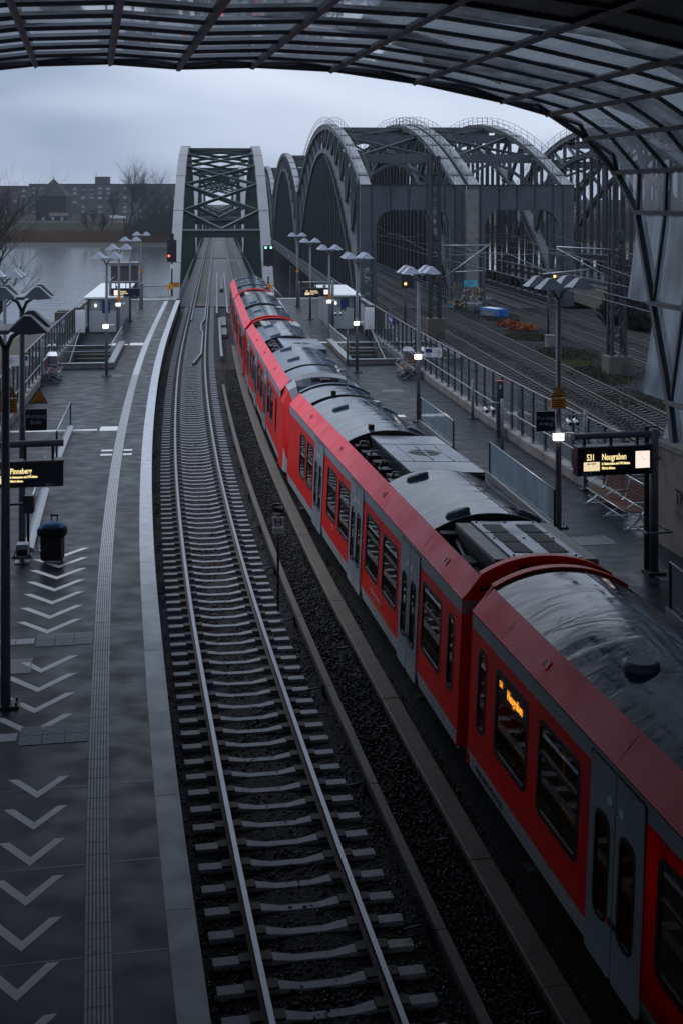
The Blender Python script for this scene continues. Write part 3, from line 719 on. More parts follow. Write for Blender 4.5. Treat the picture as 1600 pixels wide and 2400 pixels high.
# longitudinal ribs
for j, (v, z) in enumerate(PROF):
    s = MB(); cpt = Vector((cv, 6)); nrm = (Vector((v, z)) - cpt).normalized()
    wall = z < 9.0
    p0, p1 = hall(UE[j] + .12, v, z), hall(UBACK, v, z)
    up = HN * nrm.x + Vector((0, 0, nrm.y))
    s.beam(p0 - up * .09, p1 - up * .09, .12, .18, up)
    s.build('rib', M['steel_dk'] if wall else M['roofsteel'], canopy)
# transverse arches
for k, u in enumerate(UK):
    s = MB()
    for j in range(len(PROF) - 1):
        (va, za), (vb, zb) = PROF[j], PROF[j + 1]
        if u > UE[j] + .01 or u > UE[j + 1] + .01: continue
        m = (Vector((va + vb, za + zb)) / 2 - Vector((cv, 6))).normalized(); up = HN * m.x + Vector((0, 0, m.y))
        s.beam(hall(u, va, za) - up * .04, hall(u, vb, zb) - up * .04, .10 if k else .14, .09, up)
    if s.v: s.build('arch_purlin', M['roofsteel'], canopy)
s = MB()
for j in range(len(PROF) - 1):
    (va, za), (vb, zb) = PROF[j], PROF[j + 1]
    m = (Vector((va + vb, za + zb)) / 2 - Vector((cv, 6))).normalized(); up = HN * m.x + Vector((0, 0, m.y))
    s.beam(hall(UE[j], va, za) - up * .06, hall(UE[j + 1], vb, zb) - up * .06, .17, .17, up)
    mid = (hall(UE[j], va, za) + hall(UE[j + 1], vb, zb)) / 2 - HA * .75
    if za > 9 and zb > 9:
        s.beam(hall(UE[j], va, za) - up * .05, mid, .10, .12, up); s.beam(mid, hall(UE[j + 1], vb, zb) - up * .05, .10, .12, up)
s.build('front_edge', M['roofsteel'], canopy)
# outer load-bearing lattice above the glass: broad diagonal steel bands
arc = [0.0]
for j in range(len(PROF) - 1): arc.append(arc[-1] + (Vector(PROF[j + 1]) - Vector(PROF[j])).length)
def on_arc(sv, o):
    sv = max(0, min(arc[-1], sv))
    for j in range(len(PROF) - 1):
        if sv <= arc[j + 1] + 1e-6:
            t = (sv - arc[j]) / (arc[j + 1] - arc[j]); p = Vector(PROF[j]).lerp(Vector(PROF[j + 1]), t)
            n = (p - Vector((cv, 6))).normalized(); return p + n * o, n
for sg in (1, -1):
    for k in range(-6, 9):
        s = MB(); prev = None; top = []
        for i in range(0, 41):
            sv = arc[-1] * i / 40; u = 4 + k * 9.0 + sg * (sv - arc[-1] / 2) * .62
            p, n = on_arc(sv, .95)
            if u > 36.3 or u < -36 or u > uedge(p.y) - (1.0 if p.y < 9 else -.4): prev = None; continue
            _ = 0; c = hall(u, p.x, p.y); up = HN * n.x + Vector((0, 0, n.y))
            if prev: s.beam(prev, c, .62, .45, up)
            prev = c
        if s.v: s.build('lattice_band', M['roofsteel'], canopy)
# concrete foot walls under the canopy
for vv, lb in ((14.15, 'grey concrete wall with a scrawled tag under the right canopy foot'), (2 * cv - 14.15, 'grey concrete wall under the left canopy foot')):
    w = thing('concrete_wall', lb, 'wall', hall(0, vv, 0))
    s = MB(); s.box(Vector((0, 0, 0)), (.4, 61, 2.75), M=Matrix.Translation(hall(0, vv, 1.075)) @ Matrix.Rotation(HRZ, 4, 'Z')); s.build('wall_body', M['concrete'], w, world=True)
    s = MB(); s.box(Vector((0, 0, 0)), (.5, 61, .12), M=Matrix.Translation(hall(0, vv, 2.51)) @ Matrix.Rotation(HRZ, 4, 'Z')); s.build('coping', M['concrete'], w, world=True)
    if vv > cv:
        put_text('TN', .55, M['textblk'], w, hall(29.4, vv - .215, 1.2) - hall(0, vv, 0), rot=(R(90), 0, HRZ - R(90)), sx=.8, name='scrawl')
# walkway behind and under the camera
wk = thing('skywalk', 'upper walkway crossing over the tracks', 'walkway', (0, 0, 0))
s = MB(); s.box((0, 0, 0), (34, 11, .5), M=Matrix.Translation(hall(-3.4, cv, 6.6)) @ Matrix.Rotation(HRZ, 4, 'Z')); s.build('deck', M['concrete_dk'], wk)

# ================================================================== TRAIN
def sx(z): return 1.43 - .16 * max(0, .74 - z)          # half width of the body side at height z
def build_car(label, Y0, L, layout, roof, near='flat', far='flat', roll=2.6, sign=None, detail=2):
    a, b = off2(Y0, 0), off2(Y0 + L * .99, 0)
    rz = math.atan2(-(b.x - a.x), b.y - a.y)
    root = thing('train_carriage', label, 'train carriage', (a.x, a.y, -.96), group='carriages of the red train')
    root.rotation_euler = (0, R(roll), rz)
    y_a = 2.35 if near == 'cab' else 0.0
    y_b = L - 2.35 if far == 'cab' else L
    doors = [d for k, d in layout if k == 'door']; wins = [w for k, w in layout if k == 'win']
    edges = [y_a] + [v for d in doors for v in (d - .78, d + .78)] + [y_b]
    side = {}
    def both(name, me, parent=root):
        o = link(name, me, parent); o2 = link(name, me, parent); o2.scale = (-1, 1, 1); return o, o2
    mpL = lambda z0x: (lambda y, z: (-sx(z) - z0x, y, z))
    for i in range(0, len(edges), 2):
        y0, y1 = edges[i], edges[i + 1]
        if y1 - y0 < .1: continue
        holes = [rrect(c - w / 2, z0, c + w / 2, z1, .13) for (c, w, z0, z1) in wins if y0 < c < y1]
        nseg = max(2, int((y1 - y0) / 1.0))
        mb = MB(); mb.poly([[(y0, .74), (y1, .74), (y1, 1.2), (y1, 2.66), (y0, 2.66), (y0, 1.2)]] + holes, mpL(0)); both('side_panel', mb.mesh('side_panel', M['red'], recalc=False))
        mb = MB(); mb.add([(-sx(.42) - .004, y0, .44), (-sx(.42) - .004, y1, .44), (-sx(.74) - .004, y1, .74), (-sx(.74) - .004, y0, .74)], [(0, 1, 2, 3)]); both('skirt', mb.mesh('skirt', M['tskirt'], recalc=False))
    # windows (pane > frame)
    for (c, w, z0, z1) in wins:
        mb = MB(); mb.poly([rrect(c - w / 2, z0, c + w / 2, z1, .13)], mpL(-.012)); pm = mb.mesh('window', M['tglass'], recalc=False)
        fb = MB(); fb.poly([rrect(c - w / 2 - .03, z0 - .03, c + w / 2 + .03, z1 + .03, .15), rrect(c - w / 2 + .045, z0 + .045, c + w / 2 - .045, z1 - .045, .11)], mpL(.006), depth=(.03, 0, 0))
        if w > .8 and sign != c:
            fb.box((-sx(2.1) - .002, c, z1 - .42), (.02, w - .06, .05))
        fm = fb.mesh('frame', M['black'])
        p1, p2 = both('window', pm); link('frame', fm, p1); link('frame', fm, p2)
    # grey cornice band, red cant panel, small vents
    mb = MB(); mb.add([(-sx(2.66) - .004, y_a, 2.655), (-sx(2.66) - .004, y_b, 2.655), (-sx(2.9) - .004, y_b, 2.875), (-sx(2.9) - .004, y_a, 2.875)], [(0, 1, 2, 3)]); both('cornice_band', mb.mesh('cornice_band', M['tgrey'], recalc=False))
    mb = MB(); mb.box((-1.415, (y_a + y_b) / 2, 2.886), (.05, y_b - y_a, .022)); both('gutter', mb.mesh('gutter', M['black']))
    n = max(2, int((y_b - y_a) / 1.4)); mb = MB()
    for i in range(n):
        q0, q1 = y_a + (y_b - y_a) * i / n, y_a + (y_b - y_a) * (i + 1) / n
        w_ = .004 * math.sin(i * 2.3)
        mb.add([(-1.445, q0, 2.90), (-1.445, q1, 2.90), (-1.285 + w_, q1, 3.09), (-1.285 + w_, q0, 3.09), (-1.13, q1, 3.275), (-1.13, q0, 3.275)], [(0, 1, 2, 3), (3, 2, 4, 5)], smooth=True)
    both('cant_panel', mb.mesh('cant_panel', M['red_sheen'], recalc=False))
    for vy in (1.6, 6.9, 12.2, 17.2):
        if y_a < vy < y_b:
            mb = MB(); mb.poly([rrect(vy - .10, -.07, vy + .10, .07, .04), rrect(vy - .055, -.045, vy + .055, .045, .01)], lambda y, t: (-1.285 - .0 + t * .64 - .012, y, 3.09 + t * .77 + .012), depth=(.008, 0, -.008))
            vent_o = mb.build('roof_vent', M['red'], root)
            mb = MB(); mb.poly([rrect(vy - .055, -.045, vy + .055, .045, .01)], lambda y, t: (-1.285 + t * .64 - .008, y, 3.09 + t * .77 + .006)); link('vent_grille', mb.mesh('vent_grille', M['black'], recalc=False), vent_o)
    # doors: two leaves each with a tall narrow window
    for dc in doors:
        for sgn_ in (-1, 1):
            y0, y1 = (dc - .765, dc - .02) if sgn_ < 0 else (dc + .02, dc + .765)
            wc = (y0 + y1) / 2 + sgn_ * -.03; hole = rrect(wc - .20, 1.02, wc + .20, 2.22, .14)
            mb = MB(); mb.poly([rrect(y0, .46, y1, 2.80, .05), hole], lambda y, z: (-1.452, y, z), depth=(.03, 0, 0)); dm = mb.mesh('door_leaf', M['tdoor'])
            gb = MB(); gb.poly([hole], mpL(.012)); gm = gb.mesh('door_window', M['tglass'], recalc=False)
            fb = MB(); fb.poly([rrect(wc - .225, .995, wc + .225, 2.245, .16), rrect(wc - .17, 1.05, wc + .17, 2.19, .11)], mpL(.028), depth=(.02, 0, 0)); fm = fb.mesh('window_seal', M['black'])
            hb = MB(); hb.tube([(-sx(1.1) - .03, dc + sgn_ * .07, 1.12), (-sx(1.1) - .045, dc + sgn_ * .07, 1.12)], .045, 10); hm = hb.mesh('door_button', M['red_post'] if sgn_ > 0 else M['signblue'])
            kb = MB(); kb.tube([(-sx(2.4) - .022, wc - sgn_ * .2, 2.45), (-sx(2.4) - .028, wc - sgn_ * .2, 2.45)], .055, 12); km = kb.mesh('door_sticker', M['signwhite'])
            for d_o in both('door_leaf', dm):
                link('door_window', gm, d_o); link('window_seal', fm, d_o)
                if detail > 1: link('door_button', hm, d_o); link('door_sticker', km, d_o)
        sb = MB(); sb.poly([rrect(dc - .80, .43, dc + .80, 2.835, .07), rrect(dc - .772, .455, dc + .772, 2.807, .05)], mpL(.014), depth=(.01, 0, 0)); sb.box((-sx(1.5) + .02, dc, 1.6), (.02, .06, 2.3)); both('door_seal', sb.mesh('door_seal', M['black']))
    # floor, inner lining, yellow grab poles
    mb = MB(); mb.box((0, (y_a + y_b) / 2, .95), (2.6, y_b - y_a, .06)); mb.box((0, (y_a + y_b) / 2, 2.75), (2.5, y_b - y_a, .04)); mb.box((.05, (y_a + y_b) / 2, 1.7), (.06, y_b - y_a, 1.5)); mb.build('cabin', M['tinside'], root)
    if detail > 1:
        mb = MB(); mb.box((-.62, (y_a + y_b) / 2, 2.715), (.10, y_b - y_a - .6, .02)); mb.build('ceiling_light', M['cabinlight'], root)
    if detail > 1:
        for (c, w, z0, z1) in wins:
            if w > .8:
                mb = MB(); mb.tube([(-1.16, c + w * .36, 1.0), (-1.16, c + w * .36, 2.72)], .032, 6); mb.tube([(-1.2, c + w * .3, 1.38), (-1.2, c - w * .3, 1.34)], .03, 6); mb.build('grab_pole', M['yellow'], root)
    # underframe, bogies
    mb = MB(); mb.box((0, (y_a + y_b) / 2, .62), (2.3, y_b - y_a - .3, .5))
    for by in (L * .14, L * .86): mb.box((0, by, .38), (2.1, 3.0, .34))
    mb.build('underframe', M['tunder'], root)
    for by in (L * .14 - 1, L * .14 + 1, L * .86 - 1, L * .86 + 1):
        for s_ in (-1, 1):
            mb = MB(); mb.tube([(s_ * .68, by, .42), (s_ * .81, by, .42)], .42, 20); mb.build('wheel', M['rail'], root)
    for by in (L * .14, L * .86):
        mb = MB(); mb.box((-1.32, by, .22), (.16, .22, .05)); mb.box((-1.2, by, .28), (.10, .2, .2)); mb.build('shoe_gear', M['clip'], root)
    # roof
    NA = 14
    def arcpts(dz=0.0, hw=1.13, top=3.58, base=3.275):
        out = []
        for i in range(NA + 1):
            x = -hw + 2 * hw * i / NA; t = abs(x) / hw
            out.append((x, base + dz + (top - base) * (1 - t ** 2.2)))
        return out
    for item in roof:
        k, y0, y1 = item[0], item[1], item[2]
        if k == 'arc':
            mb = MB(); P_ = arcpts(); ny = max(1, int((y1 - y0) / .5)); vs = []; fs = []
            for i in range(ny + 1):
                y = y0 + (y1 - y0) * i / ny; vs += [(x, y, z) for x, z in P_]
            for i in range(ny):
                for j in range(NA): q = i * (NA + 1) + j; fs.append((q, q + 1, q + NA + 2, q + NA + 1))
            mb.add(vs, fs, smooth=True)
            ro = mb.build('roof_sheet', M['troof'], root, recalc=False)
            if detail > 1:
                sm = MB()
                for x in (.35,):
                    z = 3.275 + .305 * (1 - (abs(x) / 1.13) ** 2.2); sm.beam((x, y0 + .05, z + .004), (x, y1 - .05, z + .004), .012, .012)
                sm.build('seam', M['pill'], ro)
        else:
            f = MB(); f.box((0, (y0 + y1) / 2, 3.03), (2.24, y1 - y0, .04)); w = f.build('roof_well', M['tduct'], root)
            for ye, ds_ in ((y0, 1), (y1, -1)):
                b_ = MB(); pts = arcpts(); b_.poly([[(x, z) for x, z in pts] + [(1.13, 3.03), (-1.13, 3.03)]], lambda x, z: (x, ye, z), depth=(0, ds_ * .03, 0)); b_.build('bulkhead', M['tduct'], w)
            if k == 'hvac':
                yc = (y0 + y1) / 2; ln = (y1 - y0) - .55
                b_ = MB(); b_.box((.12, yc, 3.27), (1.25, ln, .44)); case = b_.build('air_conditioner', M['tpanel'], root)
                for s_ in (-1, 1):
                    b_ = MB(); b_.box((.12 + s_ * .78, yc, 3.255), (.28, ln, .40)); b_.build('duct', M['tlid'], case)
                    b_ = MB(); b_.box((.12 + s_ * .925, yc, 3.24), (.02, ln - .05, .32)); b_.build('duct_side', M['tmesh'], case)
                    for t in (-1, 0, 1):
                        b_ = MB(); b_.box((.12 + s_ * .32 - .0, yc + t * ln * .27, 3.495), (.34, ln * .23, .015)); b_.build('fan_grille', M['tmesh'], case)
                    b_ = MB(); b_.tube([(.12 + s_ * .55, yc + .45, 3.492), (.12 + s_ * .55, yc + .45, 3.497)], .07, 14); b_.build('sticker', M['signwhite'], case)
                    b_ = MB(); b_.tube([(.12 + s_ * .72, y0 + .27, 3.2), (.12 + s_ * .72, y0 + .12, 3.22), (.12 + s_ * .84, y0 + .12, 3.3), (.12 + s_ * .84, y0 + .27, 3.35)], .018, 6); b_.build('duct_handle', M['alu'], case)
                b_ = MB()
                for ix in (-.55, 0, .55):
                    for iy in (-.46, 0, .46): b_.tube([(.12 + ix, yc + iy * ln, 3.49), (.12 + ix, yc + iy * ln, 3.505)], .022, 6)
                b_.build('bolt', M['tmesh'], case, kind='stuff')
                b_ = MB(); b_.tube([(-.9, y0 + .5, 3.08), (-.95, yc, 3.14), (-.8, y1 - .2, 3.2)], .035, 6); b_.build('hose', M['steel'], w); b_ = MB(); b_.tube([(-.2, y1 - .18, 3.3), (.1, y1 - .1, 3.42), (.4, y1 - .18, 3.3)], .03, 8); b_.build('hose', M['steel'], w)
                b_ = MB(); b_.box((-.95, y1 - .35, 3.18), (.3, .25, .24)); b_.build('valve_box', M['tmesh'], w); b_ = MB(); b_.box((-.98, yc - .3, 3.12), (.2, .5, .16)); b_.build('valve_box', M['tmesh'], w)
            elif k == 'fan':
                n_ = 3; lw = (y1 - y0 - .5) / 3.2
                for i, wd in enumerate((.85, 1.5, .85)):
                    yy = y0 + .28 + (0, .87, 2.39)[i] * lw + wd * lw / 2
                    b_ = MB(); b_.box((.28, yy, 3.44), (1.72, wd * lw - .04, .05)); lid = b_.build('equipment_lid', M['tpanel'], root)
                    if i == 1:
                        g_ = MB(); g_.tube([(.28, yy, 3.466), (.28, yy, 3.474)], .36, 28); g_.build('fan_grille', M['tmesh'], lid)
                        g_ = MB(); g_.box((.28, yy, 3.478), (.05, wd * lw * .8, .012)); g_.box((.28, yy, 3.479), (.84, .03, .010)); g_.box((-.2, yy, 3.47), (.03, wd * lw * .92, .015)); g_.box((.76, yy, 3.47), (.03, wd * lw * .92, .015)); g_.build('fan_guard', M['tpanel'], lid)
                b_ = MB(); b_.box((.28, (y0 + y1) / 2, 3.22), (1.66, y1 - y0 - .4, .38)); b_.build('equipment_box', M['tduct'], w)
                rc = random.Random(int(y0 * 10))
                for q in range(7):
                    b_ = MB(); yy = y0 + .4 + (y1 - y0 - .8) * q / 6
                    b_.box((-.84 + rc.uniform(-.06, .06), yy, 3.14), (.3, .32, rc.uniform(.12, .3))); b_.build('valve_box', M['tmesh'] if q % 2 else M['tduct'], w)
                for q in range(4):
                    b_ = MB(); yy = y0 + .6 + q * (y1 - y0 - 1.2) / 3
                    b_.tube([(-.62, yy, 3.1), (-.72, yy + .1, 3.36), (-.86, yy + .15, 3.36), (-.95, yy + .1, 3.1)], .035, 8); b_.build('hose', M['steel'], w)
            else:
                b_ = MB(); b_.box((.2, (y0 + y1) / 2, 3.40), (1.5, (y1 - y0) * .7, .05)); b_.build('equipment_lid', M['tpanel'], w)
    for item in roof:
        for (dx, dy, kind_) in (item[3] if len(item) > 3 else ()):
            z = 3.275 + .305 * (1 - (abs(dx) / 1.13) ** 2.2); b_ = MB()
            if kind_ == 'pill':
                vs = []; nn = 16
                for r_, h_ in ((1, 0), (1, .05), (.86, .085), (.5, .10)):
                    for q in range(nn):
                        t = 2 * math.pi * q / nn; vs.append((dx + math.cos(t) * .24 * r_, dy + math.sin(t) * .12 * r_, z - .01 + h_ - math.copysign(.513 * abs(dx) ** 1.2, dx) * math.cos(t) * .24 * r_))
                fs = [(i * nn + q, i * nn + (q + 1) % nn, (i + 1) * nn + (q + 1) % nn, (i + 1) * nn + q) for i in range(3) for q in range(nn)] + [tuple(range(48, 64))]
                b_.add(vs, fs, smooth=True); b_.build('roof_dome', M['pill'], root)
            elif kind_ == 'disc':
                b_.tube([(dx, dy, z - .02), (dx, dy, z + .07), (dx, dy, z + .10)], [.24, .24, .19], 24); b_.build('roof_dome', M['pill'], root)
            else:
                b_.box((dx, dy, z + .05), (.14, .14, .12)); b_.build('roof_lamp', M['tmesh'], root)
    # ends
    for where, y in ((near, y_a), (far, y_b)):
        if where in ('flat', 'plain'):
            ds_ = -1 if y == y_a else 1; top = [(x, z + .03) for x, z in arcpts()]
            b_ = MB(); b_.poly([[(-1.43, .5), (-1.435, 2.89)] + top + [(1.435, 2.89), (1.43, .5)]], lambda x, z: (x, y + (.0 if ds_ < 0 else 0), z), depth=(0, -ds_ * .05, 0)); ew = b_.build('end_wall', M['red_dk'], root)
            b_ = MB(); b_.box((0, y + ds_ * .004, 2.77), (2.87, .012, .215)); b_.build('end_band', M['tgrey'], ew)
            b_ = MB()
            for i in range(NA):
                (xa, za), (xb, zb) = top[i], top[i + 1]; b_.beam((xa, y - ds_ * .05, za), (xb, y - ds_ * .05, zb), .16, .03)
            b_.build('end_frame', M['red'] if where == 'flat' else M['troof'], ew)
            b_ = MB(); b_.box((0, y + ds_ * .18, 1.75), (1.9, .36, 2.1)); b_.build('gangway_bellows', M['black'], root)
            if detail > 1:
                b_ = MB(); b_.tube([(-1.15, y + ds_ * .06, 3.08), (-.85, y + ds_ * .10, 3.12), (-.5, y + ds_ * .1, 3.32), (-.15, y + ds_ * .1, 3.40), (.25, y + ds_ * .1, 3.36)], .035, 8); b_.build('jumper_cable', M['black'], ew)
                for cx in (-.42, .9): 
                    b_ = MB(); b_.box((cx, y + ds_ * .03, 3.32 if cx < 0 else 3.28), (.15, .06, .26)); b_.build('cable_bracket', M['steel_dk'], ew)
        elif where == 'cab':
            d = 1 if y == y_a else -1
            secs = [(2.35, 1.43, 3.58), (1.75, 1.43, 3.50), (1.25, 1.42, 3.22), (.85, 1.40, 2.75), (.5, 1.35, 2.1), (.25, 1.24, 1.55), (.08, 1.05, 1.2), (0, .85, 1.0)]
            vs, fs, mi = [], [], []
            NP = 19
            for (q, hw, tz) in secs:
                yy = y - d * (2.35 - q) if True else 0
                yy = (y_a - 2.35 + q) if d > 0 else (y_b + 2.35 - q)
                for i in range(NP):
                    t = -1 + 2 * i / (NP - 1); a_ = abs(t)
                    if a_ > .62: # side
                        k_ = (1 - a_) / .38; z = .45 + (min(tz, 2.9) - .45) * k_ ** .9; x = hw
                        if tz < 2.9: x = hw * (1 - .12 * k_ ** 3)
                    elif a_ > .5 and tz >= 2.9:
                        k_ = (.62 - a_) / .12; x = hw - (hw - 1.13) * k_; z = 2.9 + (min(tz, 3.275) - 2.9) * k_
                    else:
                        k_ = a_ / (.5 if tz >= 2.9 else .62); x = (1.13 if tz >= 2.9 else hw * .88) * k_; b0 = min(tz, 3.275); z = tz - (tz - b0) * k_ ** 2.2 if tz >= 2.9 else tz - .10 * k_ ** 2
                    yb = .25 * (a_ ** 2) if q < 1.5 else (.12 * a_ ** 2 if q < 2 else 0)
                    vs.append((math.copysign(x, t) if t else 0, yy + d * yb, z))
            shield, redp, whitep, skp = MB(), MB(), MB(), MB()
            for i in range(len(secs) - 1):
                for j in range(NP - 1):
                    f = (i * NP + j, i * NP + j + 1, (i + 1) * NP + j + 1, (i + 1) * NP + j); tm = abs(-1 + 2 * (j + .5) / (NP - 1)); qm = (secs[i][0] + secs[i + 1][0]) / 2
                    tgt = shield if (tm < .5 and .4 < qm < 2.4) else (whitep if (tm < .60 and .4 < qm < 2.1) else (skp if sum(vs[k_][2] for k_ in f) / 4 < .80 else redp))
                    tgt.add([vs[k_] for k_ in f], [(0, 1, 2, 3)], smooth=True)
            redp.build('cab_shell', M['red'], root); skp.build('cab_skirt', M['tskirt'], root) if skp.v else None; whitep.build('cab_pillar', M['tgrey'], root); ws = shield.build('windscreen', M['winds'], root)
            b_ = MB()
            for ex in (-.33, .33):
                for q in range(3): b_.beam((ex - .16, (y_a - 2.35 + 1.55 + q * .07) if d > 0 else y_b + .8 - q * .07, 3.40 + q * .03), (ex + .16, (y_a - 2.35 + 1.55 + q * .07) if d > 0 else y_b + .8 - q * .07, 3.40 + q * .03), .03, .02)
            b_.build('cab_grille', M['black'], ws)
            b_ = MB(); b_.box((0, (y_a - 2.35 + 1.6) if d > 0 else (y_b + .75), 3.42), (.30, .22, .06)); b_.build('cab_marker', M['black'], ws)
            b_ = MB(); b_.box((0, (y_a - 1.3) if d > 0 else (y_b + 1.3), .6), (2.2, 1.8, .4)); b_.build('cab_apron', M['tskirt'], root)
    return root, rz
WZ0, WZ1 = 1.22, 2.45
def wl_(*cs): return [('win', (c, w, WZ0, WZ1)) for c, w in cs]
def dl_(*cs): return [('door', c) for c in cs]
# carriage nearest the camera (its far end is in view)
L1 = 20.2; Yn = 20.30 - 20.0
lay1 = wl_((L1 - .62, .40), (L1 - 2.03, 1.42), (L1 - 3.95, 1.46), (L1 - 7.7, 1.4), (L1 - 9.4, 1.4), (L1 - 13.1, 1.4), (L1 - 14.8, 1.4), (L1 - 18.4, 1.3)) + dl_(L1 - 5.86, L1 - 11.25, L1 - 16.65)
car1, rz1 = build_car('red train carriage nearest the viewer, with amber destination letters in its side window', Yn, L1, lay1,
    [('arc', 11.0, L1, ((-.55, L1 - 4.4, 'disc'), (-.5, 14.0, 'pill'))), ('hvac', 7.5, 11.0), ('arc', 0, 7.5)], sign=L1 - 2.03)
_x = -sx(2.2) + .002
put_text('Neugraben', .19, M['ledorange'], car1, (_x - .0, L1 - 1.82, 2.18), rot=(R(90), 0, R(-90)), sx=.80, name='destination', bold=.004)
put_text('S31', .13, M['ledorange'], car1, (_x, L1 - 1.46, 2.24), rot=(R(90), 0, R(-90)), sx=.8, name='destination')
mbx = MB(); mbx.box((_x + .012, L1 - 2.03, 2.24), (.012, 1.30, .34)); mbx.build('sign_backing', M['black'], car1)
put_text('94 80 0490 147-8 D-DB', .15, M['textblk'], car1, (-sx(.6) - .012, L1 - .45, .53), rot=(R(90), 0, R(-90)), sx=.9, name='fleet_number')
# second carriage: complete side in view
L2 = 20.75
lay2 = wl_((.62, .36), (1.95, 1.36), (5.45, 1.38), (7.25, 1.38), (10.75, 1.38), (12.5, 1.38), (16.25, 1.1), (17.65, 1.1)) + dl_(3.65, 9.1, 14.6)
car2, rz2 = build_car('second red train carriage, with air conditioner and open fan bay on its roof', 20.78, L2, lay2,
    [('hvac', .10, 3.15), ('arc', 3.15, 7.2, ((-.62, 3.4, 'pill'), (-.62, 6.7, 'pill'), (.85, 3.5, 'pill'))), ('fan', 7.2, 12.2),
     ('arc', 12.2, 18.0, ((-.45, 12.6, 'box'), (-.62, 16.2, 'pill'), (.85, 16.3, 'pill'), (.8, 12.8, 'pill'))), ('thin', 18.0, 18.5), ('arc', 18.5, L2, ((-.4, 18.65, 'box'),))], far='plain')
put_text('Hamburger S-Bahn', .13, M['textgrey'], car2, (-sx(1) - .008, 9.9, .98), rot=(R(90), 0, R(-90)), sx=.9, name='lettering')
put_text('S', .24, M['textgrey'], car2, (-sx(1) - .008, 12.2, 1.0), rot=(R(90), 0, R(-90)), name='emblem')
mbx = MB(); mbx.poly([rrect(5.35, .80, 7.4, 1.14, .12), rrect(5.37, .82, 7.38, 1.12, .11)], lambda y, z: (-sx(z) - .006, y, z)); mbx.build('outline_decal', M['yellow'], car2)
put_text('Willkommen in Hamburg', .12, M['textgrey'], car2, (-sx(1) - .008, 7.2, .92), rot=(R(90), 0, R(-90)), sx=.85, name='lettering')
# far unit
L3 = 23.3
lay3 = wl_((4.0, .5), (6.0, 1.2), (7.5, 1.2), (11.4, 1.38), (13.2, 1.38), (16.8, 1.38), (18.6, 1.38), (22.3, .9)) + dl_(9.3, 15.0, 20.6)
car3, _ = build_car('red train carriage with dark cab windscreen coupled behind the second carriage', 42.0, L3, lay3,
    [('arc', 2.35, 4.2), ('thin', 4.2, 4.7), ('arc', 4.7, 10.4, ((-.62, 6.6, 'pill'), (.85, 6.7, 'pill'), (-.62, 9.9, 'pill'))), ('fan', 10.4, 14.8), ('arc', 14.8, 20.3, ((-.62, 15.3, 'pill'), (-.62, 19.6, 'pill'), (.85, 19.7, 'pill'))), ('hvac', 20.3, L3 - .1)], near='cab', roll=2.2)
L4 = 20.0
lay4 = wl_((1.3, 1.2), (5.3, 1.38), (7.1, 1.38), (12.7, 1.38), (14.5, 1.38), (18.6, 1.2)) + dl_(3.3, 10.0, 16.6)
car4, _ = build_car('red middle carriage of the far half of the train', 66.3, L4, lay4, [('arc', 0, 7.0, ((-.62, 4.0, 'pill'), (.85, 4.0, 'pill'))), ('thin', 7.0, 8.8), ('arc', 8.8, 16.5, ((-.62, 10, 'pill'), (.85, 10, 'pill'))), ('hvac', 16.5, L4 - .1)], roll=1.4, detail=1)
car5, _ = build_car('farthest red carriage, the head of the train near the bridge', 86.9, 18.6, lay4, [('arc', 0, 4.0), ('thin', 4.0, 5.5), ('arc', 5.5, 12, ((-.62, 8, 'pill'),)), ('thin', 12, 13), ('arc', 13, 16.25)], far='cab', roll=.8, detail=1)
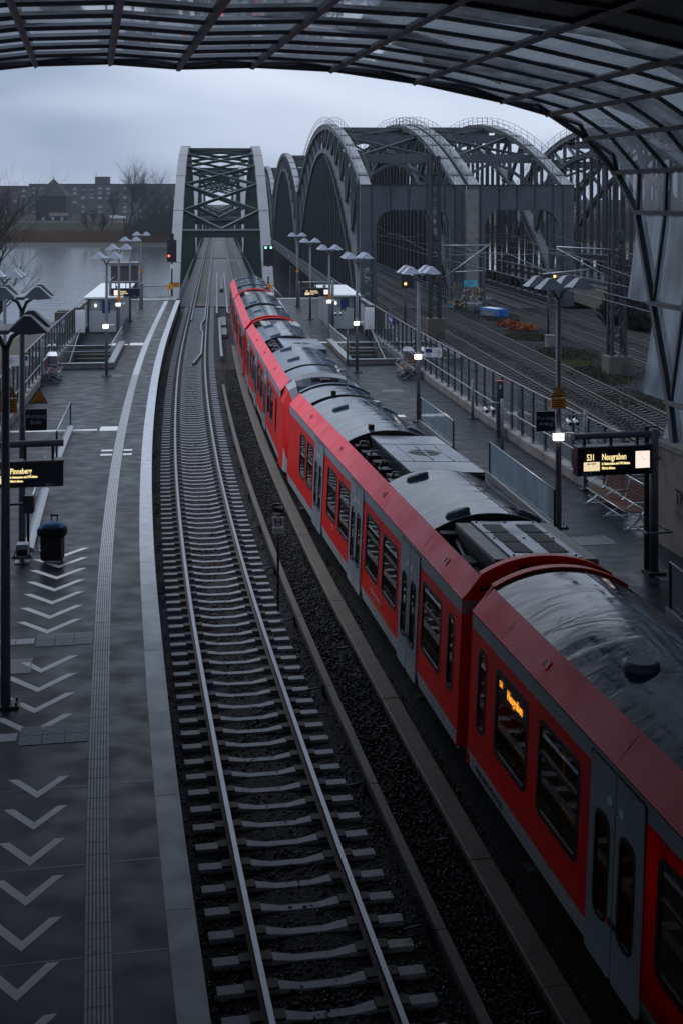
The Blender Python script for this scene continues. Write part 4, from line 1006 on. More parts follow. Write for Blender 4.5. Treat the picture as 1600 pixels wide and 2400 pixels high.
# ================================================================== TIED-ARCH BRIDGE OF THE COMMUTER LINE (three spans)
BRZ = math.atan(.0955)
def arch_span(label, Y0, L, full=True):
    c0 = (off(Y0, 2.0) + Vector((0, 0, 0)))
    root = thing('arch_bridge', label, 'bridge', (c0.x, c0.y, -1.2), BRZ, group='spans of the green and grey arch bridge')
    za = lambda u: 16.9 * (1 - ((u - L / 2) / (L / 2)) ** 2) - .6
    hv = 4.45
    for s in (-1, 1):
        mb = MB(); pts = [(s * hv, u, za(u)) for u in frange(0, L, L / 32)]
        for p, q in zip(pts, pts[1:]): mb.beam(p, q, 1.0, 1.15, (0, 0, 1))
        mb.build('arch_rib', M['bridge_grey'], root)
        for i in range(2, 32, 3):
            mb = MB(); p, q = Vector(pts[i]), Vector(pts[i + 1]); mb.beam(p.lerp(q, -.06), p.lerp(q, .10), 1.06, 1.21); mb.build('splice_plate', M['bridge_grey'], root)
        n = 17 if full else 13
        for i in range(1, n):
            u = L * i / n
            if za(u) > 1.5:
                mb = MB(); mb.beam((s * hv, u, 0), (s * hv, u, za(u) - .5), .22, .34, (0, 1, 0)); mb.build('hanger', M['bridge_green'], root)
        mb = MB(); mb.beam((s * hv, 0, -.55), (s * hv, L, -.55), .8, 1.5); mb.build('tie_girder', M['bridge_green'], root)
        # hand railing outside the track
        mb = MB()
        for zr in (.45, .8, 1.15): mb.beam((s * (hv - .62), 0, zr), (s * (hv - .62), L, zr), .05, .05)
        mb.build('handrail', M['bridge_green'], root)
        for i in range(int(L / 2.2)):
            mb = MB(); mb.beam((s * (hv - .62), i * 2.2 + .5, 0), (s * (hv - .62), i * 2.2 + .5, 1.15), .09, .09); mb.build('rail_post', M['alu'] if i < 16 else M['bridge_green'], root)
    mb = MB(); mb.box((0, L / 2, -.25), (7.9, L, .3)); mb.build('deck', M['steel_dk'], root)
    for s in (-2.0, 2.0):
        mb = MB(); mb.box((s, L / 2, -.07), (1.1, L, .05)); mb.build('track_plate', M['concrete_dk'], root)
    us = [12.3, 16.4, 23.4, 30.5, 38.0, 46.0, 54.0, 62.0, 69.5, 76.6, 83.6, 87.7]
    for i, u in enumerate((us[0], us[-1])):
        mb = MB(); mb.box((0, u, za(u) - .35), (2 * hv - 1.0, .6, .75)); mb.box((0, u - .31, za(u) + .06), (2 * hv - 1.0, .9, .16), mi=1); mb.build('portal_beam', [M['bridge_green'], M['bridge_grey']], root)
    for a, b in zip(us, us[1:]):
        A0, A1 = (-hv + .45, a, za(a)), (hv - .45, a, za(a)); B0, B1 = (-hv + .45, b, za(b)), (hv - .45, b, za(b))
        if a == us[0]:
            mid = (0, a, za(a) + .1)
            for q in (B0, B1):
                mb = MB(); mb.beam(mid, q, .34, .30); mb.build('wind_brace', M['bridge_green'], root)
        elif b == us[-1]:
            mid = (0, b, za(b) + .1)
            for q in (A0, A1):
                mb = MB(); mb.beam(mid, q, .34, .30); mb.build('wind_brace', M['bridge_green'], root)
        else:
            for p, q in ((A0, B1), (A1, B0)):
                mb = MB(); mb.beam(p, q, .34, .30); mb.build('wind_brace', M['bridge_green'], root)
    m = L / 2
    mb = MB(); mb.box((0, m, za(m) + .2), (2 * hv - .8, .3, .35)); mb.build('crown_strut', M['bridge_green'], root)
    mb = MB()
    for uu in (0, L):
        mb.box((0, uu, -4.2), (11.5, 2.6, 6.0))
    mb.build('bearing_pier', M['concrete_dk'], root)
    return root
arch_span('near span of the commuter bridge, its grey arches standing at the end of the platforms', 121.0, 100)
arch_span('middle span of the commuter arch bridge, framed inside the near span', 222.5, 100, False)
arch_span('farthest span of the commuter arch bridge, smallest through the portals', 324.0, 100, False)

# ================================================================== OLD TRUSS BRIDGES
def truss_span(label, x124, Y0, L=100.0, W=9.1, lod=0, crown=18.2, zs=9.75):
    base = Vector((x124 - .0944 * (Y0 - 124), Y0, -1.4))
    root = thing('truss_bridge', label, 'bridge', base, AXR, group='old riveted arch truss bridges')
    zu = lambda u: (zs + 1.4) + (crown - zs) * (1 - ((u - L / 2) / (L / 2)) ** 2)
    zl = lambda u: -.4 + (crown - 3.0 + 1.4 + .4) * (1 - ((u - L / 2) / (L / 2 - 1.0)) ** 2)
    N = 16; us = [L * i / N for i in range(N + 1)]
    W_ = W
    for s in (0, 1):
        v = W_ * s; mb = MB()
        pts = [(v, u, zu(u)) for u in frange(0, L, L / 32)]
        for p, q in zip(pts, pts[1:]): mb.beam(p, q, .85, .6)
        uc = mb.build('upper_chord', M['truss'], root)
        mb = MB()
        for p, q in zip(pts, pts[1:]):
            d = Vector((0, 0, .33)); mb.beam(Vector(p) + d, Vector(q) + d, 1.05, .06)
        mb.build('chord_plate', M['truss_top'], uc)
        for i in range(1, 32, 2):
            mb = MB(); p, q = Vector(pts[i]), Vector(pts[i + 1]); mb.beam(p.lerp(q, -.10) + Vector((0, 0, -.05)), p.lerp(q, .16) + Vector((0, 0, -.05)), .92, .92); mb.build('gusset_plate', M['truss'], uc)
        if lod < 2:
            mb = MB()
            for p, q in zip(pts, pts[1:]):
                for sd in (-.62, .62):
                    d = Vector((sd, 0, 1.25)); mb.beam(Vector(p) + d, Vector(q) + d, .035, .035); mb.beam(Vector(p) + Vector((sd, 0, .3)), Vector(p) + d, .035, .035)
                    d2 = Vector((sd, 0, .8)); mb.beam(Vector(p) + d2, Vector(q) + d2, .03, .03)
            mb.build('chord_railing', M['truss_dk'], uc, kind='stuff')
        mb = MB(); pl = [(v, u, zl(u)) for u in frange(1.0, L - 1.0, (L - 2) / 32)]
        for p, q in zip(pl, pl[1:]): mb.beam(p, q, .8, .55)
        lc = mb.build('lower_chord', M['truss_dk'] if lod else M['truss'], root)
        if lod < 1:   # ladder along the lower chord
            mb = MB()
            for p, q in zip(pl[:12], pl[1:13]):
                for sd in (-.9, -.45):
                    mb.beam(Vector(p) + Vector((sd, 0, .1)), Vector(q) + Vector((sd, 0, .1)), .05, .05)
                for t in range(5):
                    r_ = Vector(p).lerp(Vector(q), t / 5); mb.beam(r_ + Vector((-.9, 0, .1)), r_ + Vector((-.45, 0, .1)), .04, .04)
            mb.build('access_ladder', M['truss'], lc, kind='stuff')
        for i in range(1, N):
            u = us[i]
            mb = MB(); mb.beam((v, u, max(zl(u), 0)), (v, u, zu(u)), .42, .36); mb.build('web_post', M['truss'], root)
            nx = us[i + 1] if i < N / 2 else us[i - 1]
            pu = us[i - 1] if i <= N / 2 else us[i + 1]
            mb = MB(); mb.beam((v, u, max(zl(u), .2)), (v, pu, zu(pu)), .34, .34); mb.build('web_diagonal', M['truss'], root)
            if zl(u) > 1.5:
                mb = MB(); mb.beam((v, u, 0), (v, u, zl(u)), .34, .62); mb.build('hanger', M['truss_dk'], root)
                if lod < 2:
                    um = u + L / N / 2
                    if zl(um) > 1.5 : 
                        mb = MB(); mb.beam((v, um, 0), (v, um, zl(um)), .30, .45); mb.build('hanger', M['truss_dk'], root)
        mb = MB(); mb.beam((v, 0, -.7), (v, L, -.7), .7, 1.7); mb.build('deck_girder', M['truss_dk'], root)
    # cross frames between the upper chords + lattice
    for i in range(2, N - 1, 2):
        u = us[i]
        mb = MB(); mb.box((W_ / 2, u, zu(u) - .45), (W_ - .9, .25, .95)); mb.build('cross_girder', M['truss'], root)
        if i + 2 <= N - 2:
            b = us[i + 2]; m_ = (u + b) / 2
            for p, q in (((.4, u, zu(u) - .3), (W_ - .4, b, zu(b) - .3)), ((W_ - .4, u, zu(u) - .3), (.4, b, zu(b) - .3))):
                mb = MB(); mb.beam(p, q, .28, .3); mb.build('wind_brace', M['truss_dk'], root)
    # arched lattice frames under each second cross girder
    for i in (2, 4, 6, 8, 10, 12):
        u = us[i]; zt = zu(u) - 1.0; mb = MB()
        pts = [(.5 + (W_ - 1) * t, u, zt - 2.4 * abs(2 * t - 1) ** 1.6) for t in (0, .125, .25, .375, .5, .625, .75, .875, 1)]
        for p, q in zip(pts, pts[1:]): mb.beam(p, q, .25, .3)
        mb.build('knee_arch', M['truss'], root)
    # portal frames
    for u in ((0.0, L) if lod < 1 else (0.0,)):
        zt = zs + 1.4 + .25; r = 1.6; x0, x1 = 1.0, W_ - 1.0; ztop = zt - 2.35
        opening = [(x1, -.2)] + [(x1 - r + r * math.cos(R(a)), ztop - r + r * math.sin(R(a))) for a in range(0, 91, 15)] + [(x0 + r + r * math.cos(R(a)), ztop - r + r * math.sin(R(a))) for a in range(90, 181, 15)] + [(x0, -.2)]
        outer = [(-.55, -.2), (-.55, zt), (W_ + .55, zt), (W_ + .55, -.2)]
        mb = MB(); mb.poly([outer + opening], lambda x, z: (x, u - .45, z), depth=(0, .9, 0)); po = mb.build('portal_frame', M['truss'], root)
        for xs_ in (.55, 2.35, 4.1, 5.85, 7.6, W_ - .55):
            zb = ztop if 1.5 < xs_ < W_ - 1.5 else 0
            mb = MB(); mb.box((xs_, u - .49, (zb + zt) / 2), (.09, .10, zt - zb)); mb.build('stiffener', M['truss_dk'], po)
        mb = MB(); mb.box((W_ / 2, u, zt + .05), (W_ + 1.3, 1.15, .09)); mb.build('cap_plate', M['truss_dk'], po)
    mb = MB(); mb.box((W_ / 2, L / 2, -.55), (W_ - .7, L, .35)); mb.build('deck', M['truss_dk'], root)
    # walkway with railing on the river side
    mb = MB(); mb.box((-1.2, L / 2, -.30), (1.3, L, .16)); wkp = mb.build('walkway', M['truss'], root)
    mb = MB()
    for zr in (.35, .7, 1.05): mb.beam((-1.8, 0, zr), (-1.8, L, zr), .05, .05)
    for i in range(int(L / 1.25)): mb.beam((-1.8, i * 1.25, -.25), (-1.8, i * 1.25, 1.05), .05, .05)
    mb.build('walkway_railing', M['steel'], wkp, kind='stuff')
    mb = MB(); mb.box((W_ / 2, 1.5 if Y0 > 130 else 2.0, -4.6), (W_ + 3, 3, 6.0)); mb.build('river_pier', M['concrete_dk'], root)
    return root
XA, XB, XC = 2.35, 12.7, 34.6
truss_span('left old truss bridge, near span with ladder and pale plated arch beside the green bridge', XA, 124.5)
truss_span('right hand twin of the old truss bridges, near span behind the lattice mast', XB, 124.5)
truss_span('second span of the left old truss bridge, rounded hump behind the first', XA, 227, lod=2)
truss_span('second span of the right old truss bridge', XB, 227, lod=2)
truss_span('third and smallest span of the left old truss bridge', XA, 329.5, lod=2)
truss_span('old truss bridge standing apart on the far right, seen behind the canopy edge', XC, 112, lod=1, crown=17.2, zs=5.0)

# pier between the two portals, painted with graffiti
p0 = Vector((XA + 9.1 + .62, 124.4, -1.6))
pier = thing('bridge_pier', 'tall grey concrete pier between the two truss portals with blue graffiti at its foot', 'pier', p0 + Vector((.32, 0, 0)))
mb = MB(); mb.box(pier.location + Vector((0, .2, 5.6)), (1.15, 1.6, 11.2), AXR); mb.build('shaft', M['concrete'], pier, world=True)
put_text('RGB', .92, M['cyan'], pier, Vector((-.78, -.68, 1.95)), rz=AXR, sx=.78, name='graffiti', bold=.045)
g_cols = [M['graffiti'], M['cyan'], M['signwhite'], M['red_post'], M['signwhite'], M['orange']]
rg = random.Random(11)
for i in range(30):
    x = rg.uniform(-2.0, .9); z = rg.uniform(.1, 1.9); mb = MB()
    pts = [(x + rg.uniform(-.35, .35), -.70 - .001 * i, z + rg.uniform(-.4, .4)) for _ in range(4)]
    yy = -.62
    for p, q in zip(pts, pts[1:]): mb.beam((p[0], p[1] + .02, p[2]), (q[0], q[1] + .02, q[2]), .02, .15, (0, 1, 0))
    o = mb.build('graffiti', g_cols[i % 6], pier)
mb = MB(); mb.box((-1.15, .2, 1.15), (1.2, 1.5, 2.3), AXR); mb.build('plinth', M['concrete_dk'], pier)
p1 = Vector((XA + .05, 124.0, -1.6))
tagw = thing('graffiti_tag', 'white scribbled tags on the left portal column behind the lamps', 'graffiti', p1)
for i in range(26):
    x = rg.uniform(-.42, .42); z = rg.choice((1.0, 1.15, 1.3, 2.2, 2.5, 2.8, 3.1, 3.4, 3.65)); mb = MB()
    pts = [(x + rg.uniform(-.14, .14), -.02, z + rg.uniform(-.13, .13)) for _ in range(5)]
    for p, q in zip(pts, pts[1:]): mb.beam(p, q, .012, .045, (0, 1, 0))
    mb.build('scribble', M['signwhite'], tagw)

# ================================================================== PLATFORM LAMPS
def wing(mb, s, oy):
    b = [(s * .10, oy - .30, .02), (s * .74, oy - .26, -.02), (s * .74, oy + .26, -.02), (s * .10, oy + .30, .02)]
    t = [(s * .34, oy - .14, .25), (s * .45, oy - .14, .25), (s * .45, oy + .14, .25), (s * .34, oy + .14, .25)]
    lo = [(s * .42, oy - .30, -.045), (s * .42, oy + .30, -.045)]
    mb.add(b + t + lo, [(0, 8, 1, 5, 4), (1, 2, 6, 5), (2, 9, 3, 7, 6), (3, 0, 4, 7), (4, 5, 6, 7), (0, 3, 9, 8), (8, 9, 2, 1)])
def make_lamp(base, hgt, label, rz, lit=None, far=False):
    root = thing('platform_lamp', label, 'lamp', base, rz, group='double winged platform lamps')
    mb = MB(); mb.tube([(0, 0, 0), (0, 0, hgt - .35)], [.085, .065], 12); mb.build('pole', M['steel'], root)
    mb = MB(); mb.box((0, 0, .02), (.46, .34, .04)); 
    for a in (-.18, .18):
        for b in (-.12, .12): mb.tube([(a, b, .04), (a, b, .09)], .02, 6)
    mb.build('base_plate', M['steel_dk'], root)
    for s in (-1, 1):
        mb = MB(); mb.tube([(0, 0, hgt - .40), (s * .10, 0, hgt - .16), (s * .32, 0, hgt - .01)], .04, 8); mb.build('arm', M['steel'], root)
        for oy in (-.52, .52):
            mb = MB(); wing(mb, s, oy); o = mb.build('reflector_wing', M['lampgrey'], root); o.location = (0, 0, hgt)
    mb = MB(); mb.beam((0, -.6, hgt - .02), (0, .6, hgt - .02), .18, .07); mb.build('spine', M['lampgrey'], root)
    if lit:
        mb = MB(); mb.box((-.04, -.12, lit), (.26, .12, .17)); mb.build('lit_lamp', M['litwhite'], root)
        mb = MB(); mb.box((.20, -.10, lit + .07), (.30, .10, .07)); mb.tube([(.30, -.12, lit - .0), (.30, -.12, lit + .1)], [.06, .09], 8); mb.build('camera_dome', M['white'], root)
    return root
def lamp_px(px, py, hy, label, lit_py=None, z=0):
    b = at(px, py, z); Yb = b.y; hgt = H - (hy - YH) * Yb / F - z
    lit = (H - (lit_py - YH) * Yb / F - z) if lit_py else None
    return make_lamp(b, hgt, label, head(min(Yb, 118)), lit)
lamps = {}
lamps['L1'] = lamp_px(250, 881, 603, 'winged lamp beside the left stair opening, with a lit box halfway up', 764)
lamps['L2'] = lamp_px(279, 810, 582, 'winged lamp behind the left stair opening with an orange triangle sign on it', 713)
lamps['L3'] = lamp_px(305, 752, 563, 'winged lamp in front of the far left display gantry')
lamps['L4'] = lamp_px(331, 712, 550, 'last winged lamp of the left platform, near the red signal')
lamps['L0'] = lamp_px(11, 985, 646, 'winged lamp outside the left fence, in front of the bare tree')
lamps['A'] = lamp_px(52, 1303, 693, 'winged lamp on the left platform carrying the sign Kurzzug Ende')
lamps['B'] = lamp_px(13, 1655, 768, 'nearest winged lamp, at the left edge beside the chevrons')
lamps['F1'] = lamp_px(697, 718, 552, 'farthest winged lamp of the right platform, by the green signal')
lamps['F2'] = lamp_px(727, 749, 566, 'winged lamp on the right platform behind the far display')
lamps['F3'] = lamp_px(772, 799, 583, 'winged lamp beside the right shelter with orange triangle and lit box', 706)
lamps['F4'] = lamp_px(836, 873, 603, 'winged lamp in front of the right stair opening with a lit box', 757)
lamps['F5'] = lamp_px(980, 989, 638, 'winged lamp with the white arrow sign near the right fence', 835)
b6 = Vector(((1308 - 800) * 34.0 / F, 34.0, 0)); lamps['F6'] = make_lamp(b6, 6.3, 'nearest right platform lamp, carrying the sign Kurzzug Anfang', head(34), 8.54 - (1022 - 470) * 34.0 / F)

# ================================================================== SIGNS
def panel(root, name, c, w, h, mat, rz=0, t=.03):
    mb = MB(); mb.box((0, 0, 0), (w, t, h)); o = mb.build(name, mat, root); o.location = c; o.rotation_euler = (0, 0, rz); return o
def square_sign(lamp, x, z, lines, label):
    p = lamps[lamp].location; root = thing('platform_sign', label, 'sign', p + Vector((x, -.14, z)), head(p.y))
    panel(root, 'board', (0, 0, 0), .50, .52, M['navy'])
    for i, t in enumerate(lines): put_text(t, .135, M['textgrey'], root, (0, -.018, .045 - i * .15), align='CENTER')
    mb = MB(); mb.beam((-math.copysign(.25, x), .02, .15), (-x, .10, .15), .03, .03); mb.beam((-math.copysign(.25, x), .02, -.15), (-x, .10, -.15), .03, .03); mb.build('sign_bracket', M['steel'], root)
square_sign('A', .37, 3.30, ('Kurzzug', 'Ende'), 'navy square sign reading Kurzzug Ende on the left platform lamp')
square_sign('F6', -.36, 2.80, ('Kurzzug', 'Anfang'), 'navy square sign reading Kurzzug Anfang on the nearest right lamp')
def tri_sign(p, size, label, plate=0.0, rz=0.0):
    root = thing('warning_sign', label, 'warning sign', p, rz, group='orange triangular warning signs')
    a = size
    mb = MB(); mb.poly([[(-a / 2, 0), (a / 2, 0), (0, a * .87)]], lambda x, z: (x, 0, z), depth=(0, .02, 0)); mb.build('triangle', M['textblk'], root)
    mb = MB(); mb.poly([[(-a * .42, a * .05), (a * .42, a * .05), (0, a * .775)]], lambda x, z: (x, -.006, z)); mb.build('face', M['orange'], root)
    mb = MB()
    mb.add([(-a * .22, -.009, a * .11), (a * .22, -.009, a * .11), (a * .22, -.009, a * .15), (-a * .22, -.009, a * .15)], [(0, 1, 2, 3)])
    mb.build('pictogram', M['textblk'], root)
    mb = MB(); mb.beam((-a * .12, -.008, a * .2), (a * .02, -.008, a * .32), .006, a * .06, (0, 1, 0)); mb.build('pictogram', M['textblk'], root)
    mb = MB(); mb.beam((a * .13, -.008, a * .17), (a * .05, -.008, a * .46), .006, a * .06, (0, 1, 0)); mb.build('pictogram', M['textblk'], root)
    if plate:
        panel(root, 'text_plate', (0, .0, -plate / 2 - .02), a * .95, plate, M['orange'], t=.02)
        for i in range(4): 
            mb = MB(); w_ = a * (.62, .7, .55, .66)[i]; mb.box((0, -.013, -.02 - plate * (.2 + i * .2)), (w_, .004, .018)); mb.build('printed_line', M['textblk'], root)
    return root
def tri_px(px, py_bottom, py_top, Y, label, plate=0):
    p = atY(px, py_bottom, Y); s = (py_bottom - py_top) * Y / F / .87; return tri_sign(p, s, label, plate, head(min(Y, 118)))
tri_px(90, 946, 908, lamps['A'].location.y - .16, 'orange warning triangle above the sign Kurzzug Ende')
tri_px(1308, 931, 899, 33.8, 'orange warning triangle with text plate on the nearest right lamp', .27)
tri_px(18, 932, 893, lamps['B'].location.y + 5, 'orange warning triangle with text plate cut by the left picture edge', .30)
tri_px(279, 705, 690, lamps['L2'].location.y - .2, 'orange warning triangle on the lamp behind the left stairs')
tri_px(773, 698, 685, lamps['F3'].location.y - .2, 'orange warning triangle on the lamp by the right shelter')
tri_px(334, 639, 629, lamps['L4'].location.y - .2, 'small orange triangle high on the last left lamp')
tri_px(697, 638, 628, lamps['F1'].location.y - .2, 'small orange triangle high on the farthest right lamp')
def arrow_sign(p, w, h, rz, left, label):
    root = thing('direction_sign', label, 'sign', p, rz)
    panel(root, 'board', (0, 0, 0), w, h, M['signwhite']); s = -1 if left else 1
    mb = MB(); mb.box((-s * w * .27, -.017, h * .2), (w * .38, .004, h * .42)); mb.build('blue_field', M['signblue'], root)
    put_text('Info', h * .24, M['textblk'], root, (-s * w * .27, -.018, -h * .22), align='CENTER'); put_text('SOS', h * .22, M['textblk'], root, (-s * w * .27, -.018, -h * .44), align='CENTER')
    mb = MB(); x0 = s * w * .40
    mb.beam((s * w * .12, -.018, 0), (x0, -.018, 0), .004, .03, (0, 1, 0)); mb.beam((x0, -.0185, 0), (x0 - s * .12, -.0185, .12), .004, .03, (0, 1, 0)); mb.beam((x0, -.019, 0), (x0 - s * .12, -.019, -.12), .004, .03, (0, 1, 0)); mb.build('arrow', M['textblk'], root)
p = lamps['F5'].location; arrow_sign(p + Vector((.56, -.12, 8.54 - (825 - 470) * p.y / F)), .68, .36, head(50), False, 'white sign with right pointing arrow on the lamp by the right fence')
arrow_sign(atY(42, 845, 46), .74, .38, head(46), True, 'white sign with left pointing arrow behind the left lamps')
# H board between the tracks
hp = atY(652, 1280, 30.6); root = thing('stop_board', 'white H stop board with Kurzzug plate standing between the tracks', 'sign', Vector((hp.x, hp.y, -1.15)), head(30))
zc = lambda py: H - (py - YH) * 30.6 / F + 1.15
mb = MB(); mb.tube([(0, .03, 0), (0, .03, zc(1180))], .03, 8); mb.build('post', M['steel_dk'], root)
panel(root, 'arrow_board', (0, 0, zc(1195)), .27, .30, M['textblk'])
for a, b in ((zc(1188), 1), (zc(1204), -1)):
    mb = MB(); mb.add([(-.125 * b, -.018, a), (.125 * b, -.018, a + .06), (.125 * b, -.018, a - .06)], [(0, 1, 2)]); mb.build('arrow_triangle', M['signwhite'], root)
panel(root, 'letter_board', (0, 0, zc(1223)), .27, .235, M['signwhite']); put_text('H', .25, M['textblk'], root, (0, -.02, zc(1223) - .09), align='CENTER')
panel(root, 'text_board', (.005, 0, zc(1243)), .28, .15, M['signwhite']); put_text('Kurzzug', .062, M['textblk'], root, (.005, -.02, zc(1243) - .02), align='CENTER')

# ================================================================== DISPLAYS
def display(p_left_top, w, h, rz, pillar_side, pipe_z, label, dest, line, track, clock=None, line_first=True, guard=False, pill_x=None):
    """p = top left corner of the box (world); local x right along the box"""
    root = thing('departure_display', label, 'departure display', Vector((p_left_top.x, p_left_top.y, 0)), rz)
    zt = p_left_top.z
    mb = MB(); mb.box((w / 2, .12, zt - h / 2), (w, .26, h)); mb.build('case', M['navy'], root)
    mb = MB(); mb.box((w / 2, .10, zt + .02), (w + .03, .34, .04)); mb.build('case_lid', M['steel_dk'], root)
    px_ = pill_x if pill_x is not None else (w + .14 if pillar_side > 0 else -.14)
    mb = MB(); mb.tube([(px_, .25, 0), (px_, .25, pipe_z + .12)], .105, 16); mb.build('pillar', M['steel'], root)
    mb = MB(); mb.tube([(px_ + .12 * pillar_side, .25, pipe_z), (0 if pillar_side > 0 else w, .25, pipe_z)], .075, 12); mb.build('cross_pipe', M['steel'], root)
    for x in (w * .14, w * .5, w * .86):
        mb = MB(); mb.box((x, .22, (zt + pipe_z) / 2), (.06, .06, pipe_z - zt)); mb.build('hanger', M['steel_dk'], root)
    y = -.014; k = h / .62
    x0 = .22 * w / 1.78
    put_text(line, .20 * k, M['led'], root, (x0, y, zt - .27 * k), sx=.66, name='line_number', bold=.003)
    put_text(dest, .20 * k, M['led'], root, (x0 + .36 * k, y, zt - .27 * k), sx=.66, name='destination', bold=.003)
    put_text('In Niedersachsen sind FFP2-Masken', .075 * k, M['led'], root, (x0 + .36 * k, y, zt - .38 * k), sx=.62, name='notice_text', bold=.003)
    put_text('Pflicht in Bahnen.', .075 * k, M['led'], root, (x0 + .36 * k, y, zt - .48 * k), sx=.62, name='notice_text', bold=.003)
    mb = MB(); mb.box((x0 + .12 * k, -.012, zt - .41 * k), (.38 * k, .006, .20 * k)); mb.build('picture_field', M['ledbox'], root)
    mb = MB(); mb.box((x0 + .05 * k, -.017, zt - .35 * k), (.09 * k, .004, .022 * k)); mb.box((x0 + .17 * k, -.017, zt - .35 * k), (.09 * k, .004, .022 * k)); mb.build('train_icon', M['textblk'], root)
    gx = (.10 if track == 'Gleis 2' else w - .38)
    put_text(track, .085 * k, M['textgrey'], root, (gx, y, zt - .595 * k), name='track_number')
    if clock is not None:
        cx = clock
        mb = MB(); mb.box((cx, -.013, zt - .29 * k), (.34 * k, .008, .38 * k)); cf = mb.build('clock_face', M['clockface'], root)
        mb = MB(); mb.beam((cx, -.02, zt - .29 * k), (cx + .085 * k, -.02, zt - .285 * k), .004, .022, (0, 1, 0)); mb.build('clock_hand', M['textblk'], cf)
        mb = MB(); mb.beam((cx, -.021, zt - .29 * k), (cx - .055 * k, -.021, zt - .16 * k), .004, .012, (0, 1, 0)); mb.build('clock_hand', M['textblk'], cf)
        for q in range(12):
            a = q * math.pi / 6; mb = MB(); r0, r1 = .135 * k, .155 * k
            mb.beam((cx + math.sin(a) * r0, -.0195, zt - .29 * k + math.cos(a) * r0), (cx + math.sin(a) * r1, -.0195, zt - .29 * k + math.cos(a) * r1), .003, .01, (0, 1, 0)); mb.build('clock_mark', M['textblk'], cf)
    if guard:
        mb = MB(); g = .30; zz_ = 1.0
        for a, b in (((-g, -g), (g, -g)), ((g, -g), (g, g)), ((g, g), (-g, g)), ((-g, g), (-g, -g))): mb.beam((px_ + a[0], .25 + a[1], zz_), (px_ + b[0], .25 + b[1], zz_), .04, .04)
        mb.build('collar_frame', M['steel'], root)
        mb = MB(); mb.box((px_ + .0, .40, 1.7), (.34, .06, 3.3)); mb.build('cable_duct', M['steel_dk'], root)
        mb = MB(); mb.tube([(px_, .25, 2.62), (px_, .25, 2.70)], .16, 16); mb.build('ring_clamp', M['steel'], root)
        mb = MB(); mb.box((px_, .25, .03), (.42, .42, .06)); mb.build('base_plate', M['steel_dk'], root)
    return root
Yd = 29.3
pl_ = atY(1352, 1052, Yd - .1)
display(pl_, 1.78, .62, HRZ, 1, 3.20, 'departure display showing S31 Neugraben with a lit clock on the right platform', 'Neugraben', 'S31', 'Gleis 2', clock=1.56, guard=True, pill_x=1.95)
pl_ = atY(-34, 1088, 27.3)
display(pl_, 1.60, .52, HRZ, -1, 3.36, 'departure display showing Pinneberg at the left picture edge', 'Pinneberg', 'S3', 'Gleis 1', clock=None, pill_x=-.5)
pl_ = atY(262, 677, 85.0)
display(pl_, 1.80, .50, head(85), -1, 3.20, 'far departure display over the left platform near the bridge', 'Pinneberg', 'S3', 'Gleis 1', clock=.28, pill_x=-.12)
pl_ = atY(709, 676, 85.5)
display(pl_, 1.78, .50, head(85), 1, 3.15, 'far departure display over the right platform near the shelter', 'Neugraben', 'S31', 'Gleis 2', clock=1.55, pill_x=2.0)
for px, py, lb in ((331, 720, 'square grey column at the far end of the left platform'), (699, 716, 'square grey column at the far end of the right platform')):
    p = at(px, py); c = thing('column', lb, 'column', p, head(105)); mb = MB(); mb.box((0, 0, .95), (.30, .30, 1.9)); mb.build('shaft', M['steel'], c); mb = MB(); mb.box((0, 0, 1.93), (.36, .36, .06)); mb.build('cap', M['lampgrey'], c)
for px, py, lb in ((273, 757, 'dark slim post beside the left shelter'), (825, 752, 'dark slim post beside the far right display')):
    if px == 825: px, py = 759, 754
    p = at(px, py); c = thing('post', lb, 'post', p, 0); mb = MB(); mb.tube([(0, 0, 0), (0, 0, 2.6)], .07, 10); mb.build('shaft', M['steel_dk'], c); mb = MB(); mb.box((0, 0, .02), (.4, .3, .04)); mb.build('base_plate', M['steel_dk'], c)

# ================================================================== GLAZED SIDE FENCES
def fence(label, fn, sgn, Y0, Y1, step):
    root = thing('glass_fence', label, 'fence', fn(Y0, sgn * 7.15), group='glazed side fences')
    k = MB(); k.sweep([fn(Y, sgn * 7.15) for Y in frange(Y0, Y1, 2)], [(-.2, .0), (-.2, .30), (.2, .30), (.2, -.4), (-.2, -.4)], closed=True); k.build('kerb', M['concrete'], root, world=True)
    Y = Y0; prev = None; i = 0
    while Y <= Y1:
        p = fn(Y, sgn * 7.15); mb = MB(); mb.box(p + Vector((0, 0, 1.17)), (.075, .13, 1.76), head(Y)); mb.build('fence_post', M['steel_dk'], root, world=True)
        mb = MB(); mb.box(p + Vector((0, 0, .315)), (.24, .26, .03), head(Y)); mb.build('post_foot', M['steel'], root, world=True)
        if prev is not None:
            mb = MB(); a, b = prev, p; u = (b - a).normalized() * .06
            mb.add([a + u + Vector((0, 0, .42)), b - u + Vector((0, 0, .42)), b - u + Vector((0, 0, 1.98)), a + u + Vector((0, 0, 1.98))], [(0, 1, 2, 3)]); mb.build('glass_pane', M['fenceglass'], root, world=True)
        prev = p; Y += step; i += 1
    Y = Y0 + .3; seg = []
    h = MB(); h.tube([fn(Y, sgn * 6.93, 1.0) for Y in frange(Y0, min(Y1, 66), 1.5)], .025, 6); h.build('handrail', M['alu'], root, world=True)
    t = MB(); t.sweep([fn(Y, sgn * 7.15, 2.06) for Y in frange(Y0, Y1, 2)], [(-.03, 0), (.03, 0), (.03, -.025), (-.03, -.025)], closed=True); t.build('top_rail', M['steel'], root, world=True)
    return root
fence('glass fence with dark posts along the right platform', off2, 1, 34.5, 112, 1.36)
fence('glass fence with dark posts along the left platform beside the river', off, -1, 31.0, 112, 1.36)

